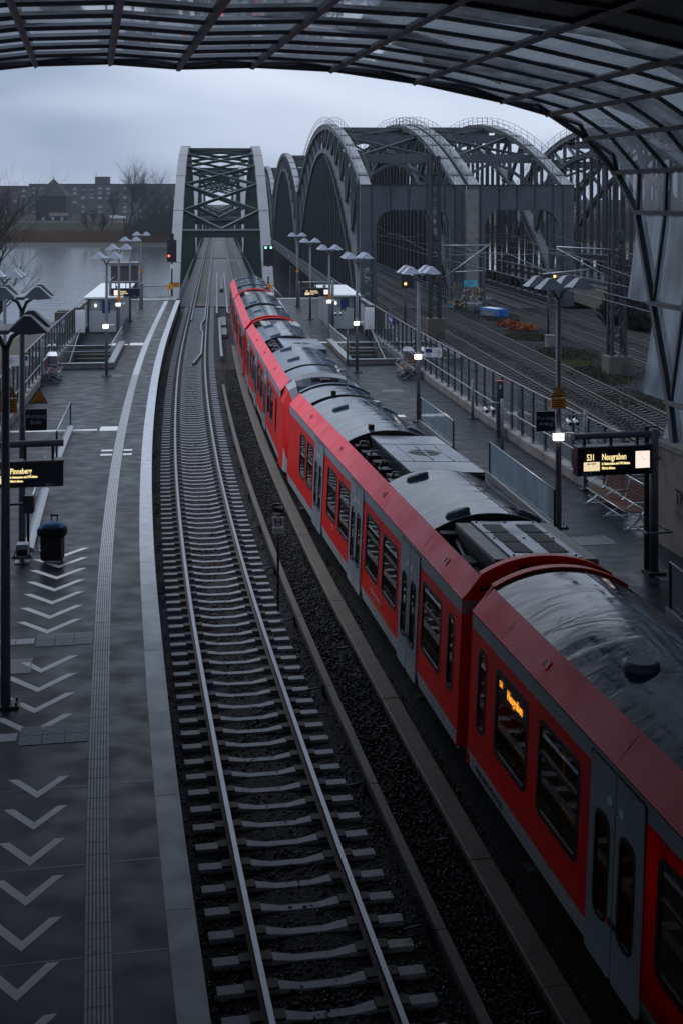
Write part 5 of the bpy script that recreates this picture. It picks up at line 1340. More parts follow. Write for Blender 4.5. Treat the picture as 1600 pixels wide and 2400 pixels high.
# ================================================================== STAIR OPENINGS, SHELTERS, SHOWCASES
def stair(label, fn, sgn):
    root = thing('stairway', label, 'stairs', fn(HY0, sgn * 5.5))
    n = 16
    for i in range(n):
        Y = HY1 - (i + .5) * (HY1 - HY0) / n
        Yz = HY0 + (i + .5) * (HY1 - HY0) / n
        mb = MB(); a, b = fn(Yz, sgn * 4.3, 0), fn(Yz, sgn * 6.65, 0); mb.beam(a + Vector((0, 0, -.1 - (n - i) * .165 + .0)), b + Vector((0, 0, -.1 - (n - i) * .165)), (HY1 - HY0) / n, .16); mb.build('step', M['concrete_dk'], root, world=True)
    for (Ya, da, Yb, db) in ((HY0 - .12, 4.05, HY0 - .12, 6.75), (HY0 - .12, 4.10, HY1, 4.10)):
        mb = MB(); mb.beam(fn(Ya, sgn * da, .13), fn(Yb, sgn * db, .13), .26, .24); mb.build('plinth', M['concrete'], root, world=True)
        mb = MB(); mb.beam(fn(Ya, sgn * da, .265), fn(Yb, sgn * db, .265), .34, .03); mb.build('sill', M['alu'], root, world=True)
        mb = MB(); a, b = fn(Ya, sgn * da), fn(Yb, sgn * db); mb.add([a + Vector((0, 0, .28)), b + Vector((0, 0, .28)), b + Vector((0, 0, 1.12)), a + Vector((0, 0, 1.12))], [(0, 1, 2, 3)]); mb.build('glass_panel', M['clearglass'], root, world=True)
        mb = MB(); mb.tube([fn(Ya, sgn * da, 1.15), fn(Yb, sgn * db, 1.15)], .028, 8); mb.tube([fn(Ya, sgn * (da + .1), .85), fn(Yb, sgn * (db + .0), .85)], .02, 8); mb.build('handrail', M['alu'], root, world=True)
    mb = MB(); mb.tube([fn(HY1 + 2.5, sgn * 6.55, 1.05), fn(HY1 + .5, sgn * 6.55, 1.05), fn(HY0 + 1.5, sgn * 6.55, -.6), fn(HY0 + .4, sgn * 6.55, -1.5)], .03, 8); mb.build('stair_handrail', M['alu'], root, world=True)
    mb = MB(); strip_quad(mb, fn, HY1 + .05, HY1 + .45, sgn * 4.3, sgn * 6.65, .006); mb.build('step_edge', M['paint'], root, world=True)
    return root
stair('stair opening with glass balustrade in the left platform', off, -1)
stair('stair opening with glass balustrade in the right platform', off2, 1)
def shelter(label, fn, sgn, Y0, depth, d0, d1):
    root = thing('shelter', label, 'shelter', fn(Y0, sgn * d0), head(Y0)); w = (d1 - d0) * sgn; L_ = depth
    xa, xb = (0, w) if w > 0 else (w, 0)
    mb = MB(); mb.box(((xa + xb) / 2, L_ / 2 + .06, 1.1), (xb - xa - .08, L_ - .12, 2.2)); mb.build('wall', M['tgrey'], root)
    for i in range(22):
        mb = MB(); mb.box(((xa + xb) / 2, -.008, .06 + i * .062), (xb - xa, .024, .034)); mb.build('slat', M['signwhite'], root)
    for x in (xa + .04, xb - .04):
        mb = MB(); mb.box((x, .0, 1.1), (.08, .09, 2.2)); mb.build('corner_post', M['steel_dk'], root)
    mb = MB(); mb.box(((xa * .4 + xb * .6), -.02, 1.65), (.5, .03, .8)); mb.build('notice_case', M['signblue'], root)
    mb = MB(); mb.box((xa * .75 + xb * .25, -.03, 1.75), (.08, .05, .18)); mb.build('lit_lamp', M['litwhite'], root)
    mb = MB(); x0, x1 = xa - .25, xb + .35
    mb.add([(x0, -.4, 2.22), (x1, -.4, 2.22), (x1, L_ + .3, 2.26), (x0, L_ + .3, 2.26), (x0, -.4, 2.32), (x1, -.4, 2.32), (x1, L_ + .3, 2.36), (x0, L_ + .3, 2.36)], [(0, 3, 2, 1), (4, 5, 6, 7), (0, 1, 5, 4), (1, 2, 6, 5), (2, 3, 7, 6), (3, 0, 4, 7)]); mb.build('roof', M['signwhite'], root)
    return root
shelter('slatted shelter with flat white roof on the left platform', off, -1, 85.0, 13, 4.9, 6.8)
shelter('slatted shelter with flat white roof on the right platform', off2, 1, 85.5, 9, 4.9, 6.6)
for fn, sgn, sd in ((off, -1, 'left'), (off2, 1, 'right')):
    for k, (Y, w) in enumerate(((77.8, 2.4), (80.6, 2.4))):
        a, b = fn(Y, sgn * 6.75), fn(Y + w, sgn * 6.75); c = (a + b) / 2
        root = thing('poster_case', f"{'nearer' if k == 0 else 'farther'} grey poster case along the {sd} fence before the shelter", 'poster case', Vector((c.x, c.y, 0)), head(Y) + R(90), group='poster cases by the stairs')
        mb = MB(); mb.box((0, 0, 1.35), (w, .14, 1.6)); mb.build('frame', M['steel_dk'], root)
        mb = MB(); mb.box((0, sgn * .075, 1.28), (w - .14, .012, 1.36)); mb.build('poster', M['tgrey'], root)
        mb = MB(); mb.box((0, 0, 2.2), (w + .1, .22, .07)); mb.build('top_light', M['steel'], root)
        for x in (-w / 2 + .1, w / 2 - .1): mb = MB(); mb.box((x, 0, .3), (.08, .1, .6)); mb.build('leg', M['steel_dk'], root)
    Y = 77.3 if sgn > 0 else 77.2
    c = fn(Y, sgn * 6.55); root = thing('info_pillar', f'tall pale info pillar at the stair head on the {sd} platform', 'info pillar', c, head(Y)); mb = MB(); mb.box((0, 0, 1.45), (.55, .16, 1.3)); mb.build('panel', M['signwhite'], root); mb = MB(); mb.box((0, 0, .4), (.12, .1, .8)); mb.build('leg', M['steel_dk'], root)
    c = fn(72.0 if sgn < 0 else 71.5, sgn * 7.0); root = thing('name_sign', f'blue station name board on the {sd} fence', 'sign', Vector((c.x, c.y, 0)), head(72)); mb = MB(); mb.box((0, 0, 1.9), (.05, 1.5, .55)); mb.build('board', M['signblue'], root)
    put_text('Elbbrücken', .26, M['signwhite'], root, (-sgn * .03, .62 if sgn > 0 else -.62, 1.83), rot=(R(90), 0, R(-90) * sgn), name='lettering')
    # bins beside the stairs
    c = fn(64.2, sgn * 6.75); root = thing('waste_bin', f'grey waste bin with slanted lid by the {sd} stair balustrade', 'bin', Vector((c.x, c.y, 0)), head(64)); mb = MB(); mb.box((0, 0, .5), (.5, .45, 1.0)); mb.build('body', M['steel'], root)
    mb = MB(); mb.add([(-.28, -.26, 1.0), (.28, -.26, 1.0), (.28, .26, 1.0), (-.28, .26, 1.0), (-.18, .1, 1.16), (.18, .1, 1.16), (.18, .22, 1.16), (-.18, .22, 1.16)], [(0, 1, 5, 4), (1, 2, 6, 5), (2, 3, 7, 6), (3, 0, 4, 7), (4, 5, 6, 7), (0, 3, 2, 1)]); mb.build('lid', M['alu'], root)
# platform end railings
for fn, sgn, sd in ((off, -1, 'left'), (off2, 1, 'right')):
    root = thing('end_railing', f'dark bar railing across the end of the {sd} platform', 'railing', fn(114.4, sgn * 4.5))
    mb = MB()
    for z in (.1, 1.05): mb.beam(fn(114.4, sgn * 2.3, z), fn(114.4, sgn * 7.2, z), .05, .05)
    for i in range(28): mb.beam(fn(114.4, sgn * (2.3 + i * .18), .1), fn(114.4, sgn * (2.3 + i * .18), 1.05), .025, .025)
    mb.build('bars', M['steel_dk'], root, world=True, kind='stuff')
    mb = MB(); mb.tube([fn(115.2, sgn * 2.4, 1.0), fn(113.9, sgn * 3.9, -.6)], .04, 6); mb.build('slanted_rail', M['alu'], root, world=True)

# ================================================================== LOW WINDSCREENS BESIDE THE STAIR ENCLOSURES
def screen(label, A, B, top0, top1, n):
    A, B = Vector(A), Vector(B); root = thing('balustrade', label, 'balustrade', A, group='louvred glass balustrades')
    d = (B - A); L_ = d.length; u = d.normalized(); rt = Vector((u.y, -u.x, 0))
    mb = MB(); mb.sweep([A, B], [(-.12, 0), (-.12, .06), (.06, .16), (.10, .16), (.10, 0)], closed=True); mb.build('sill', M['alu'], root, world=True)
    for i in range(n):
        a, b = A + u * (L_ * i / n + .01), A + u * (L_ * (i + 1) / n - .01); za, zb = top0 + (top1 - top0) * i / n, top0 + (top1 - top0) * (i + 1) / n
        mb = MB(); mb.add([a + Vector((0, 0, .22)), b + Vector((0, 0, .22)), b + Vector((0, 0, zb)), a + Vector((0, 0, za))], [(0, 1, 2, 3)]); mb.build('glass_panel', M['railglass'], root, world=True)
    mb = MB(); mb.tube([A + Vector((0, 0, top0)), B + Vector((0, 0, top1))], .022, 6); mb.build('top_rail', M['alu'], root, world=True)
    for q, z in ((A, top0), (B, top1)):
        mb = MB(); mb.beam(q, q + Vector((0, 0, z)), .06, .06); mb.build('end_post', M['steel_dk'], root, world=True)
screen('louvred glass balustrade at the foot of the lamp with the arrow sign', at(985, 993), at(1062, 1056), 1.0, 1.02, 5)
screen('longest louvred glass balustrade beside the train, left of the bench', at(1147, 1118), at(1299, 1246), 1.08, 1.08, 6)
screen('louvred glass balustrade at the right picture edge behind the train roof', at(1570, 1440), at(1800, 1640), 1.08, 1.08, 4)
screen('louvred glass balustrade on the left platform behind Kurzzug Ende', at(165, 1003), at(133, 1082), .98, 1.0, 4)
screen('louvred glass balustrade on the left platform just behind the luggage', at(106, 1150), at(66, 1292), .98, 1.0, 5)

# ================================================================== BENCHES
def bench(label, c, rz, L_=3.0, legs=3):
    """local y along the bench, seat faces -x"""
    root = thing('bench', label, 'bench', c, rz, group='slatted platform benches')
    for i in range(6):
        for h_ in range(2):
            mb = MB(); mb.box((-.30 + i * .085, -L_ / 4 + h_ * L_ / 2, .46 - .006 * i), (.07, L_ / 2 - .05, .028)); mb.build('seat_slat', M['wood'], root)
    for i in range(6):
        for h_ in range(2):
            mb = MB(); mb.box((0, 0, 0), (.025, L_ / 2 - .06, .062), M=Matrix.Translation((.22 + i * .022, -L_ / 4 + h_ * L_ / 2, .55 + i * .078)) @ Matrix.Rotation(R(-14), 4, 'Y').inverted()); mb.build('back_slat', M['wood'], root)
    for x, z in ((-.36, .45), (.18, .475), (.36, 1.03)):
        mb = MB(); mb.tube([(x, -L_ / 2, z), (x, L_ / 2, z)], .02, 8); mb.build('rail', M['alu'], root)
    mb = MB(); mb.tube([(-.30, -L_ / 2, .24), (-.30, L_ / 2, .24)], .016, 6); mb.build('foot_rail', M['alu'], root)
    for i in range(legs):
        y = -L_ / 2 + L_ * i / (legs - 1)
        mb = MB(); pts = [(.36, y, 1.03), (.26, y, .62), (.20, y, .47), (.05, y, .38), (.10, y, .22), (.28, y, .03)]
        for p, q in zip(pts, pts[1:]): mb.beam(p, q, .04, .09, (0, 1, 0))
        pts = [(-.36, y, .45), (-.1, y, .40), (.05, y, .30), (-.12, y, .14), (-.32, y, .03)]
        for p, q in zip(pts, pts[1:]): mb.beam(p, q, .04, .07, (0, 1, 0))
        mb.box((-.02, y, .012), (.80, .07, .024)); mb.build('leg', M['alu'], root)
        mb = MB(); mb.tube([(-.36, y, .46), (-.28, y, .60), (-.10, y, .69), (.10, y, .70), (.26, y, .69)], .016, 6); mb.build('armrest', M['alu'], root)
    return root
a, b = at(1497, 1241), at(1402, 1179); bench('red brown slatted bench under the S31 Neugraben display', (a + b) / 2, math.atan2(-(b.x - a.x), b.y - a.y))
bench('bench by the right stair balustrade, in front of the fence', at(952, 880), head(63), 2.4)
bench('bench by the left stair balustrade, next to the waste bin', at(124, 889), head(62) + math.pi, 2.4)

# ================================================================== LUGGAGE AND SMALL THINGS
sp = at(123, 1316); root = thing('suitcase', 'black wheeled suitcase standing on the left platform under a blue bag', 'suitcase', sp, R(-4))
mb = MB(); mb.poly([rrect(-.25, .05, .25, .62, .05)], lambda x, z: (x, -.14, z), depth=(0, .28, 0)); mb.build('body', M['blackbag'], root)
mb = MB(); mb.poly([rrect(-.20, .09, .20, .40, .04)], lambda x, z: (x, -.165, z), depth=(0, .03, 0)); mb.build('front_pocket', M['blackbag'], root)
for x in (-.2, .2): mb = MB(); mb.tube([(x - .02, .1, .045), (x + .02, .1, .045)], .045, 12); mb.build('wheel', M['black'], root)
mb = MB(); mb.tube([(-.07, .16, .6), (-.07, .16, 1.06), (.07, .16, 1.06), (.07, .16, .6)], .018, 6); mb.box((0, .16, 1.06), (.19, .04, .05)); mb.build('pull_handle', M['black'], root)
root2 = thing('duffel_bag', 'blue and black holdall lying across the top of the suitcase', 'bag', sp + Vector((0, 0, .62)), R(-4))
def blob(mb, c, r, n=14, m=9, pw=.75, half=None):
    vs = []; k = 0
    for i in range(m + 1):
        ph = -math.pi / 2 + math.pi * i / m
        for j in range(n):
            th = 2 * math.pi * j / n; f = lambda v: math.copysign(abs(v) ** pw, v)
            vs.append((c[0] + r[0] * f(math.cos(ph)) * f(math.cos(th)), c[1] + r[1] * f(math.cos(ph)) * f(math.sin(th)), c[2] + r[2] * f(math.sin(ph))))
    fs = [(i * n + j, i * n + (j + 1) % n, (i + 1) * n + (j + 1) % n, (i + 1) * n + j) for i in range(m) for j in range(n)]
    lo = [f for f in fs if half is None or (sum(vs[q][2] for q in f) / 4 < half)]; hi = [f for f in fs if f not in lo]
    mb.add(vs, lo, 0, True)
    if hi: mb.add(vs, hi, 1, True)
mb = MB(); blob(mb, (0, 0, .15), (.30, .19, .185), 20, 14, .9, half=.20); blob(mb, (-.20, 0, .09), (.17, .18, .15), 14, 10, .9, half=.19); blob(mb, (.20, .01, .11), (.15, .19, .17), 14, 10, .9, half=.20); mb.build('bag_body', [M['blackbag'], M['bluebag']], root2)
mb = MB(); mb.tube([(-.06, -.17, .1), (-.07, -.12, .28), (-.02, 0, .305), (.0, .1, .29)], .012, 6); mb.build('carry_strap', M['blackbag'], root2)
mb = MB(); mb.tube([(-.28, -.1, .12), (-.35, -.12, -.1), (-.33, -.14, -.3), (-.25, -.17, -.36), (-.12, -.18, -.28), (-.08, -.17, -.16)], .014, 6); mb.build('shoulder_strap', M['bluebag'], root2)
put_text('adidas', .06, M['textgrey'], root2, (-.17, -.175, .19), rot=(R(50), 0, 0), name='bag_print') if False else None
cb = at(52, 1319); root = thing('control_box', 'small cream control box on feet beside the left lamp', 'box', cb, R(8))
mb = MB(); mb.poly([rrect(-.13, .16, .15, .46, .03)], lambda x, z: (x, -.14, z), depth=(0, .28, 0)); mb.build('housing', M['lampgrey'], root); mb = MB(); mb.box((.01, -.142, .27), (.24, .012, .14)); mb.build('dark_window', M['black'], root)
mb = MB(); mb.box((0, 0, .08), (.10, .10, .16)); mb.box((0, 0, .015), (.34, .30, .03)); mb.build('foot', M['steel'], root)
eb = at(68, 1275); root = thing('junction_box', 'grey rounded junction box mounted on an arm behind the left lamp', 'box', Vector((eb.x, eb.y, 1.02)), 0)
bx_ = atY(68, 1181, 29.5); root.location = bx_; mb = MB(); mb.poly([rrect(-.12, -.2, .12, .2, .04)], lambda x, z: (x, -.08, z), depth=(0, .16, 0)); mb.build('housing', M['steel_dk'], root); mb = MB(); mb.beam((-.12, 0, 0), (-.55, 0, -.02), .05, .05); mb.build('arm', M['steel_dk'], root)
rp = at(29, 957); root = thing('post', 'red round post by the left fence', 'post', rp); mb = MB(); mb.tube([(0, 0, 0), (0, 0, 1.62)], .09, 12); mb.build('shaft', M['red_post'], root); mb = MB(); mb.tube([(0, 0, 1.62), (0, 0, 1.66)], .095, 12); mb.build('cap', M['signwhite'], root)
def cam_post(base, h, label, arm, n=2, yaw=0.0, drop=0):
    root = thing('camera_post', label, 'camera post', base, head(min(base.y, 110)), group='posts with surveillance cameras')
    mb = MB(); mb.tube([(0, 0, 0), (0, 0, h)], .055, 10); mb.build('post', M['steel'], root); mb = MB(); mb.box((0, 0, .02), (.34, .28, .04)); mb.build('base_plate', M['steel_dk'], root)
    mb = MB(); mb.beam((0, 0, h - .12), (arm, 0, h - .12), .04, .04); mb.build('arm', M['steel'], root)
    for i in range(n):
        x = arm * (1 - i * .42); 
        mb = MB(); mb.tube([(x, .12, h - .30 - drop), (x + .02 * math.copysign(1, arm), -.20, h - .36 - drop)], .065, 10); c_ = mb.build('camera', M['white'], root)
        mb = MB(); mb.tube([(x + .02 * math.copysign(1, arm), -.20, h - .36 - drop), (x + .021 * math.copysign(1, arm), -.215, h - .364 - drop)], .055, 10); mb.build('lens', M['black'], c_)
        mb = MB(); mb.box((x, .0, h - .2 - drop / 2), (.04, .04, .18)); mb.build('bracket', M['steel_dk'], c_)
cam_post(at(1176, 1073), 1.95, 'camera post with two white cameras beside the right fence', -.55)
cam_post(at(1371, 1148), 2.35, 'camera post with two cameras behind the Kurzzug Anfang lamp', -.5)
cam_post(at(1107, 981), 1.52, 'short grey post in front of the right fence', .1, 0)
cam_post(at(814, 855), 3.0, 'camera post at the corner of the right stair balustrade', -.6)
cam_post(at(99, 903), 2.15, 'camera post beside the bench on the left platform', .55)
gp_ = off2(45.6, 6.75); root = thing('ticket_pillar', 'dark slim pillar with a pale S by the right fence', 'pillar', gp_, head(45)); mb = MB(); mb.box((0, 0, 1.0), (.22, .16, 2.0)); mb.build('body', M['steel_dk'], root); put_text('S', .2, M['signwhite'], root, (0, -.085, 1.75), align='CENTER'); mb = MB(); mb.box((0, -.01, 2.02), (.22, .17, .03)); mb.build('cap', M['red_post'], root)

# ================================================================== RAIL SIGNALS
def signal(base, h, label, lamps_, hw=.42, hh=1.25, top=True):
    root = thing('rail_signal', label, 'signal', base, head(110), group='railway signals')
    mb = MB(); mb.tube([(0, 0, 0), (0, 0, h)], .07, 10); mb.build('mast', M['steel_dk'], root)
    mb = MB(); mb.box((0, -.12, h - hh / 2), (hw * 2, .12, hh)); mb.box((0, -.12, h + .28), (hw * .9, .12, .56)) if top else None; mb.build('signal_screen', M['black'], root)
    for x, z, m in lamps_:
        mb = MB(); mb.tube([(x, -.19, h + z), (x, -.20, h + z)], .10, 12); mb.build('signal_lens', M[m], root)
        mb = MB(); mb.tube([(x, -.19, h + z), (x, -.32, h + z + .02)], .125, 12, cap=False); mb.build('lens_hood', M['black'], root)
    return root
s = signal(at(403, 693), 5.05, 'black rail signal with a red light at the left bridge portal', ((-.25, -1.45, 'sigred'),), .42, 2.0)
mb = MB(); mb.box((0, -.1, 2.65), (.30, .03, .36)); mb.build('number_plate', M['signwhite'], s)
s = signal(at(629, 688), 4.45, 'black rail signal with two green lights right of the train head', ((-.24, -.2, 'siggreen'), (.24, -.2, 'siggreen')), .46, 1.9, False)
mb = MB(); mb.box((.05, -.1, 1.85), (.36, .03, .46)); mb.build('speed_board', M['signwhite'], s); put_text('10', .34, M['textblk'], s, (.05, -.12, 1.73), align='CENTER', sx=.8)
mb = MB(); mb.box((-.05, -.1, 2.3), (.24, .03, .3)); mb.build('number_plate', M['signwhite'], s)
for px, py, lb in ((398, 672, 'round orange warning disc at the left bridge foot'), (632, 672, 'round orange warning disc at the right bridge foot')):
    p = atY(px, py, 113.5); root = thing('warning_disc', lb, 'warning sign', Vector((p.x, p.y, 0)), 0, group='round orange discs')
    mb = MB(); mb.tube([(0, 0, p.z), (0, .03, p.z)], .26, 20); mb.build('disc', M['orange'], root); mb = MB(); mb.box((0, -.01, p.z), (.06, .01, .26)); mb.build('mark', M['textblk'], root); mb = MB(); mb.tube([(0, .05, -.1), (0, .05, p.z)], .04, 8); mb.build('post', M['signwhite'], root)
p = atY(410, 668, 113.8); root = thing('barrier_board', 'orange and black striped board by the left signal', 'barrier', p, R(20)); 
for i in range(5): mb = MB(); mb.add([(-.35 + i * .15, 0, -.16), (-.27 + i * .15, 0, -.16), (-.17 + i * .15, 0, .22), (-.25 + i * .15, 0, .22)], [(0, 1, 2, 3)]); mb.build('stripe', M['orange'], root)
mb = MB(); mb.box((0, .03, .03), (.8, .03, .42)); mb.build('board', M['textblk'], root)
def yard_signal(px, py_base, zb, hpy, lb, lit):
    b = at(px, py_base, zb); h = H - (hpy - YH) * b.y / F - zb
    root = thing('rail_signal', lb, 'signal', b, AXR, group='railway signals'); mb = MB(); mb.tube([(0, 0, 0), (0, 0, h)], .08, 8); mb.build('mast', M['steel_dk'], root)
    mb = MB(); mb.box((.15, -.05, h - .5), (.9, .10, 1.15)); mb.build('signal_screen', M['black'], root)
    for dx, dz, m in lit: mb = MB(); mb.tube([(dx, -.12, h + dz), (dx, -.13, h + dz)], .10, 10); mb.build('signal_lens', M[m], root)
yard_signal(949, 800, -1.6, 640, 'freight signal with amber and green lights left of the lattice mast', ((0.0, -.75, 'sigorange'), (.5, -.05, 'siggreen')))
yard_signal(1284, 800, -1.6, 644, 'freight signal with two amber lights behind the nearest right lamp', ((0.0, -.55, 'sigorange'), (.45, -.10, 'sigorange')))

# ================================================================== OVERHEAD LINE
def lattice_mast(base, h, w0, w1, label, foot):
    root = thing('lattice_mast', label, 'catenary mast', base, AXR, group='catenary lattice masts')
    cs = [(-1, -1), (1, -1), (1, 1), (-1, 1)]
    for a, b in cs: mb = MB(); mb.beam((a * w0 / 2, b * w0 / 2, 0), (a * w1 / 2, b * w1 / 2, h), .17, .17); mb.build('corner_angle', M['truss_dk'], root)
    n = int(h / .75); 
    for k in range(4):
        a, b = cs[k], cs[(k + 1) % 4]; mb = MB()
        for i in range(n):
            z0, z1 = h * i / n, h * (i + 1) / n; q0, q1 = (w0 + (w1 - w0) * i / n) / 2, (w0 + (w1 - w0) * (i + 1) / n) / 2
            p = (a[0] * q0, a[1] * q0, z0) if i % 2 else (b[0] * q0, b[1] * q0, z0); q = (b[0] * q1, b[1] * q1, z1) if i % 2 else (a[0] * q1, a[1] * q1, z1)
            mb.beam(p, q, .085, .085)
        mb.build('lattice_bar', M['truss_dk'], root, kind='stuff')
    mb = MB(); mb.box((0, 0, foot / 2), (w0 + .5, w0 + .7, foot)); mb.build('foot_block', M['concrete_dk'], root)
    return root
mA = lattice_mast(at(1018, 797, -1.6), 13.4, .72, .55, 'tall lattice mast in front of the truss portal', 1.6)
mB_ = lattice_mast(at(1462, 888, -1.6) + Vector((0, 2, 0)), 8.4, .85, .60, 'lattice mast with a broad concrete foot at the canopy edge', 1.1)
mC = lattice_mast(Vector((1.0 + 20, 170, -1.6)), 9, .7, .5, 'distant lattice mast inside the right truss bridge', .8)
def arm(parent_loc, pts, lb, r=.045):
    root = thing('catenary_arm', lb, 'catenary arm', Vector(pts[0][0]), group='catenary cantilever arms')
    for seg in pts:
        mb = MB(); mb.tube(seg, r, 8); mb.build('tube', M['alu'], root, world=True)
    mb = MB(); mb.tube([Vector(pts[0][0]), Vector(pts[0][0]).lerp(Vector(pts[0][-1]), .12)], .08, 8); mb.build('insulator', M['steel_dk'], root, world=True)
YA, YB = mA.location.y, mB_.location.y
arm(mA, [[atY(1032, 656, YA), atY(1146, 572, YA)], [atY(1030, 575, YA), atY(1146, 574, YA)], [atY(1066, 637, YA), atY(1130, 634, YA)]], 'cantilever arm slanting up to the right from the tall lattice mast')
arm(mB_, [[atY(1447, 662, YB), atY(1303, 581, YB)], [atY(1448, 585, YB), atY(1303, 578, YB)], [atY(1270, 642, YB), atY(1382, 631, YB)]], 'cantilever arm reaching left from the lattice mast at the canopy edge')
wl_lab = ['upper overhead wire over the track nearest the fence', 'contact wire over the track nearest the fence', 'upper overhead wire over the second freight track', 'contact wire over the second freight track', 'upper overhead wire beyond the weedy strip', 'contact wire beyond the weedy strip', 'upper overhead wire over the rearmost track', 'contact wire over the rearmost track']
for i, fn in enumerate((yard_tr[0], yard_tr[1], yard_tr[2], yard_tr[3])):
    for j, zb in enumerate((5.6, 4.3)):
        mb = MB(); Ys = frange(20, 300, 5); mb.tube([fn(Y, .1 * math.sin(Y / 9), zb - (1.0 * abs(math.sin(math.pi * (Y - YB) / 46)) if j == 0 else 0)) for Y in Ys], .022, 4, cap=False)
        tag(mb.build('overhead_wire', M['steel_dk']), wl_lab[i * 2 + j], 'wire', 'overhead line wires')

# ================================================================== FREIGHT YARD THINGS
cp = at(1158, 742, -1.6); root = thing('tarpaulin_crate', 'long box wrapped in blue tarpaulin lying in the weeds between the freight tracks', 'crate', cp, R(28))
mb = MB(); mb.poly([rrect(-.55, 0, .55, .75, .06)], lambda x, z: (x, -1.4, z), depth=(0, 2.8, 0)); mb.build('body', M['blue'], root)
mb = MB(); mb.box((0, .25, .765), (.8, 1.9, .03)); mb.build('pale_top', M['signwhite'], root); mb = MB(); mb.box((-.565, .2, .34), (.02, 1.9, .5)); mb.build('grey_side', M['steel'], root)
for k, (px, py, sx_, sy_, h_, lb) in enumerate(((1103, 703, 2.0, 1.2, .9, 'stack of blue and grey mesh pallets behind the freight tracks'), (1132, 716, 1.5, 1.0, .8, 'grey wire cage next to the mesh pallets'), (1112, 728, 1.1, .9, .8, 'low metal trolley in front of the wire cages'))):
    b = at(px, py, -1.6); root = thing(('pallet_stack', 'wire_cage', 'trolley')[k], lb, ('pallets', 'cage', 'trolley')[k], b, R(12))
    for lvl in range(3):
        mb = MB()
        z = .12 + lvl * h_ * .36
        for e in (-1, 1):
            mb.beam((-sx_ / 2, e * sy_ / 2, z), (sx_ / 2, e * sy_ / 2, z), .06, .10); mb.beam((e * sx_ / 2, -sy_ / 2, z), (e * sx_ / 2, sy_ / 2, z), .06, .10)
        for i in range(8): mb.beam((-sx_ / 2 + sx_ * i / 7, -sy_ / 2, z), (-sx_ / 2 + sx_ * i / 7, -sy_ / 2, z + h_ * .34), .03, .03)
        mb.build('mesh_tier', M[('blue', 'steel', 'steel')[k]] if lvl < 2 else M['lampgrey'], root)
    for e in (-1, 1):
        for f in (-1, 1): mb = MB(); mb.beam((e * sx_ / 2, f * sy_ / 2, 0), (e * sx_ / 2, f * sy_ / 2, h_ * 1.1), .05, .05); mb.build('upright', M['steel'], root)
b = at(1119, 712, -1.6); root = thing('board_sign', 'orange Sv 4 boards on a dark post in front of the graffiti', 'sign', b, AXR)
mb = MB(); mb.tube([(0, 0, 0), (0, 0, 2.9)], .05, 8); mb.build('post', M['steel_dk'], root)
for z, w, t in ((2.5, .55, '4'), (1.75, .85, 'Ba-Gl'), (2.95, .5, 'Sv')): panel(root, 'board', (0, -.07, z), w, .52 if w > .6 else .38, M['orange']); put_text(t, .26, M['textblk'], root, (0, -.09, z - .1), align='CENTER')
b = at(1284, 812, -1.6); root = thing('concrete_block', 'square concrete block at the foot of the amber signal', 'block', b, AXR); mb = MB(); mb.box((.05, -.3, .4), (.6, .5, .8)); mb.build('block', M['concrete'], root); mb = MB(); mb.box((.05, -.3, .82), (.66, .56, .06)); mb.build('cap', M['concrete'], root)
b = at(1413, 872, -1.6); root = thing('marker_post', 'short orange marker post in the grass left of the mast foot', 'post', b); mb = MB(); mb.box((0, 0, .35), (.14, .10, .7)); mb.build('post', M['orange'], root); mb = MB(); mb.box((0, 0, .72), (.16, .12, .04)); mb.build('cap', M['orange'], root)
# shrubs and weeds built from many thin blades
def tuft(name, label, cat, c, rx, ry, h, n, mat, seed, kind=None, blade=.03, group=None, lean=.5):
    rg_ = random.Random(seed); mb = MB()
    for _ in range(n):
        a = rg_.uniform(0, 2 * math.pi); r_ = math.sqrt(rg_.random()); x, y = c[0] + rx * r_ * math.cos(a), c[1] + ry * r_ * math.sin(a)
        hh = h * (1.1 - .7 * r_) * rg_.uniform(.4, 1.2); t = rg_.uniform(0, 2 * math.pi); l_ = lean * hh * rg_.uniform(.2, 1)
        dx, dy = math.cos(t) * l_, math.sin(t) * l_; w = blade * rg_.uniform(.6, 1.5); px_, py_ = -math.sin(t) * w, math.cos(t) * w
        z0 = c[2] + (rg_.uniform(0, .5) * hh if lean > .7 else 0)
        mb.add([(x - px_, y - py_, z0), (x + px_, y + py_, z0), (x + dx * .5 + px_ * .8, y + dy * .5 + py_ * .8, z0 + hh * .65), (x + dx, y + dy, z0 + hh * (1 - .3 * lean))], [(0, 1, 2), (0, 2, 3)])
    o = mb.build(name, mat, recalc=False); tag(o, label, cat, group, kind); return o
tuft('shrub', 'rust orange bush just right of the blue crate', 'shrub', at(1192, 764, -1.62), 1.0, .7, .55, 420, M['rust'], 1, blade=.05, lean=.9, group='orange bushes')
tuft('shrub', 'second rust orange bush farther right in the weedy strip', 'shrub', at(1225, 772, -1.62), 1.2, 1.0, .55, 520, M['rust'], 2, blade=.05, lean=.9, group='orange bushes')
for k, (px, py, rx, ry, n) in enumerate(((1250, 790, 2.2, 3.0, 1800), (1180, 745, 2.0, 4.0, 1200), (1330, 830, 2.0, 4.0, 2200), (1130, 730, 2, 3, 800), (1500, 940, 2.2, 4, 1200), (1400, 880, 1.8, 4, 1600))):
    tuft('weeds', None, None, at(px, py, -1.63), rx, ry, .35, n, M['weed'], 10 + k, kind='stuff', blade=.03)
tuft('moss_patch', None, None, at(1345, 850, -1.64), 1.3, 1.6, .10, 1500, M['moss'], 21, kind='stuff', blade=.06)
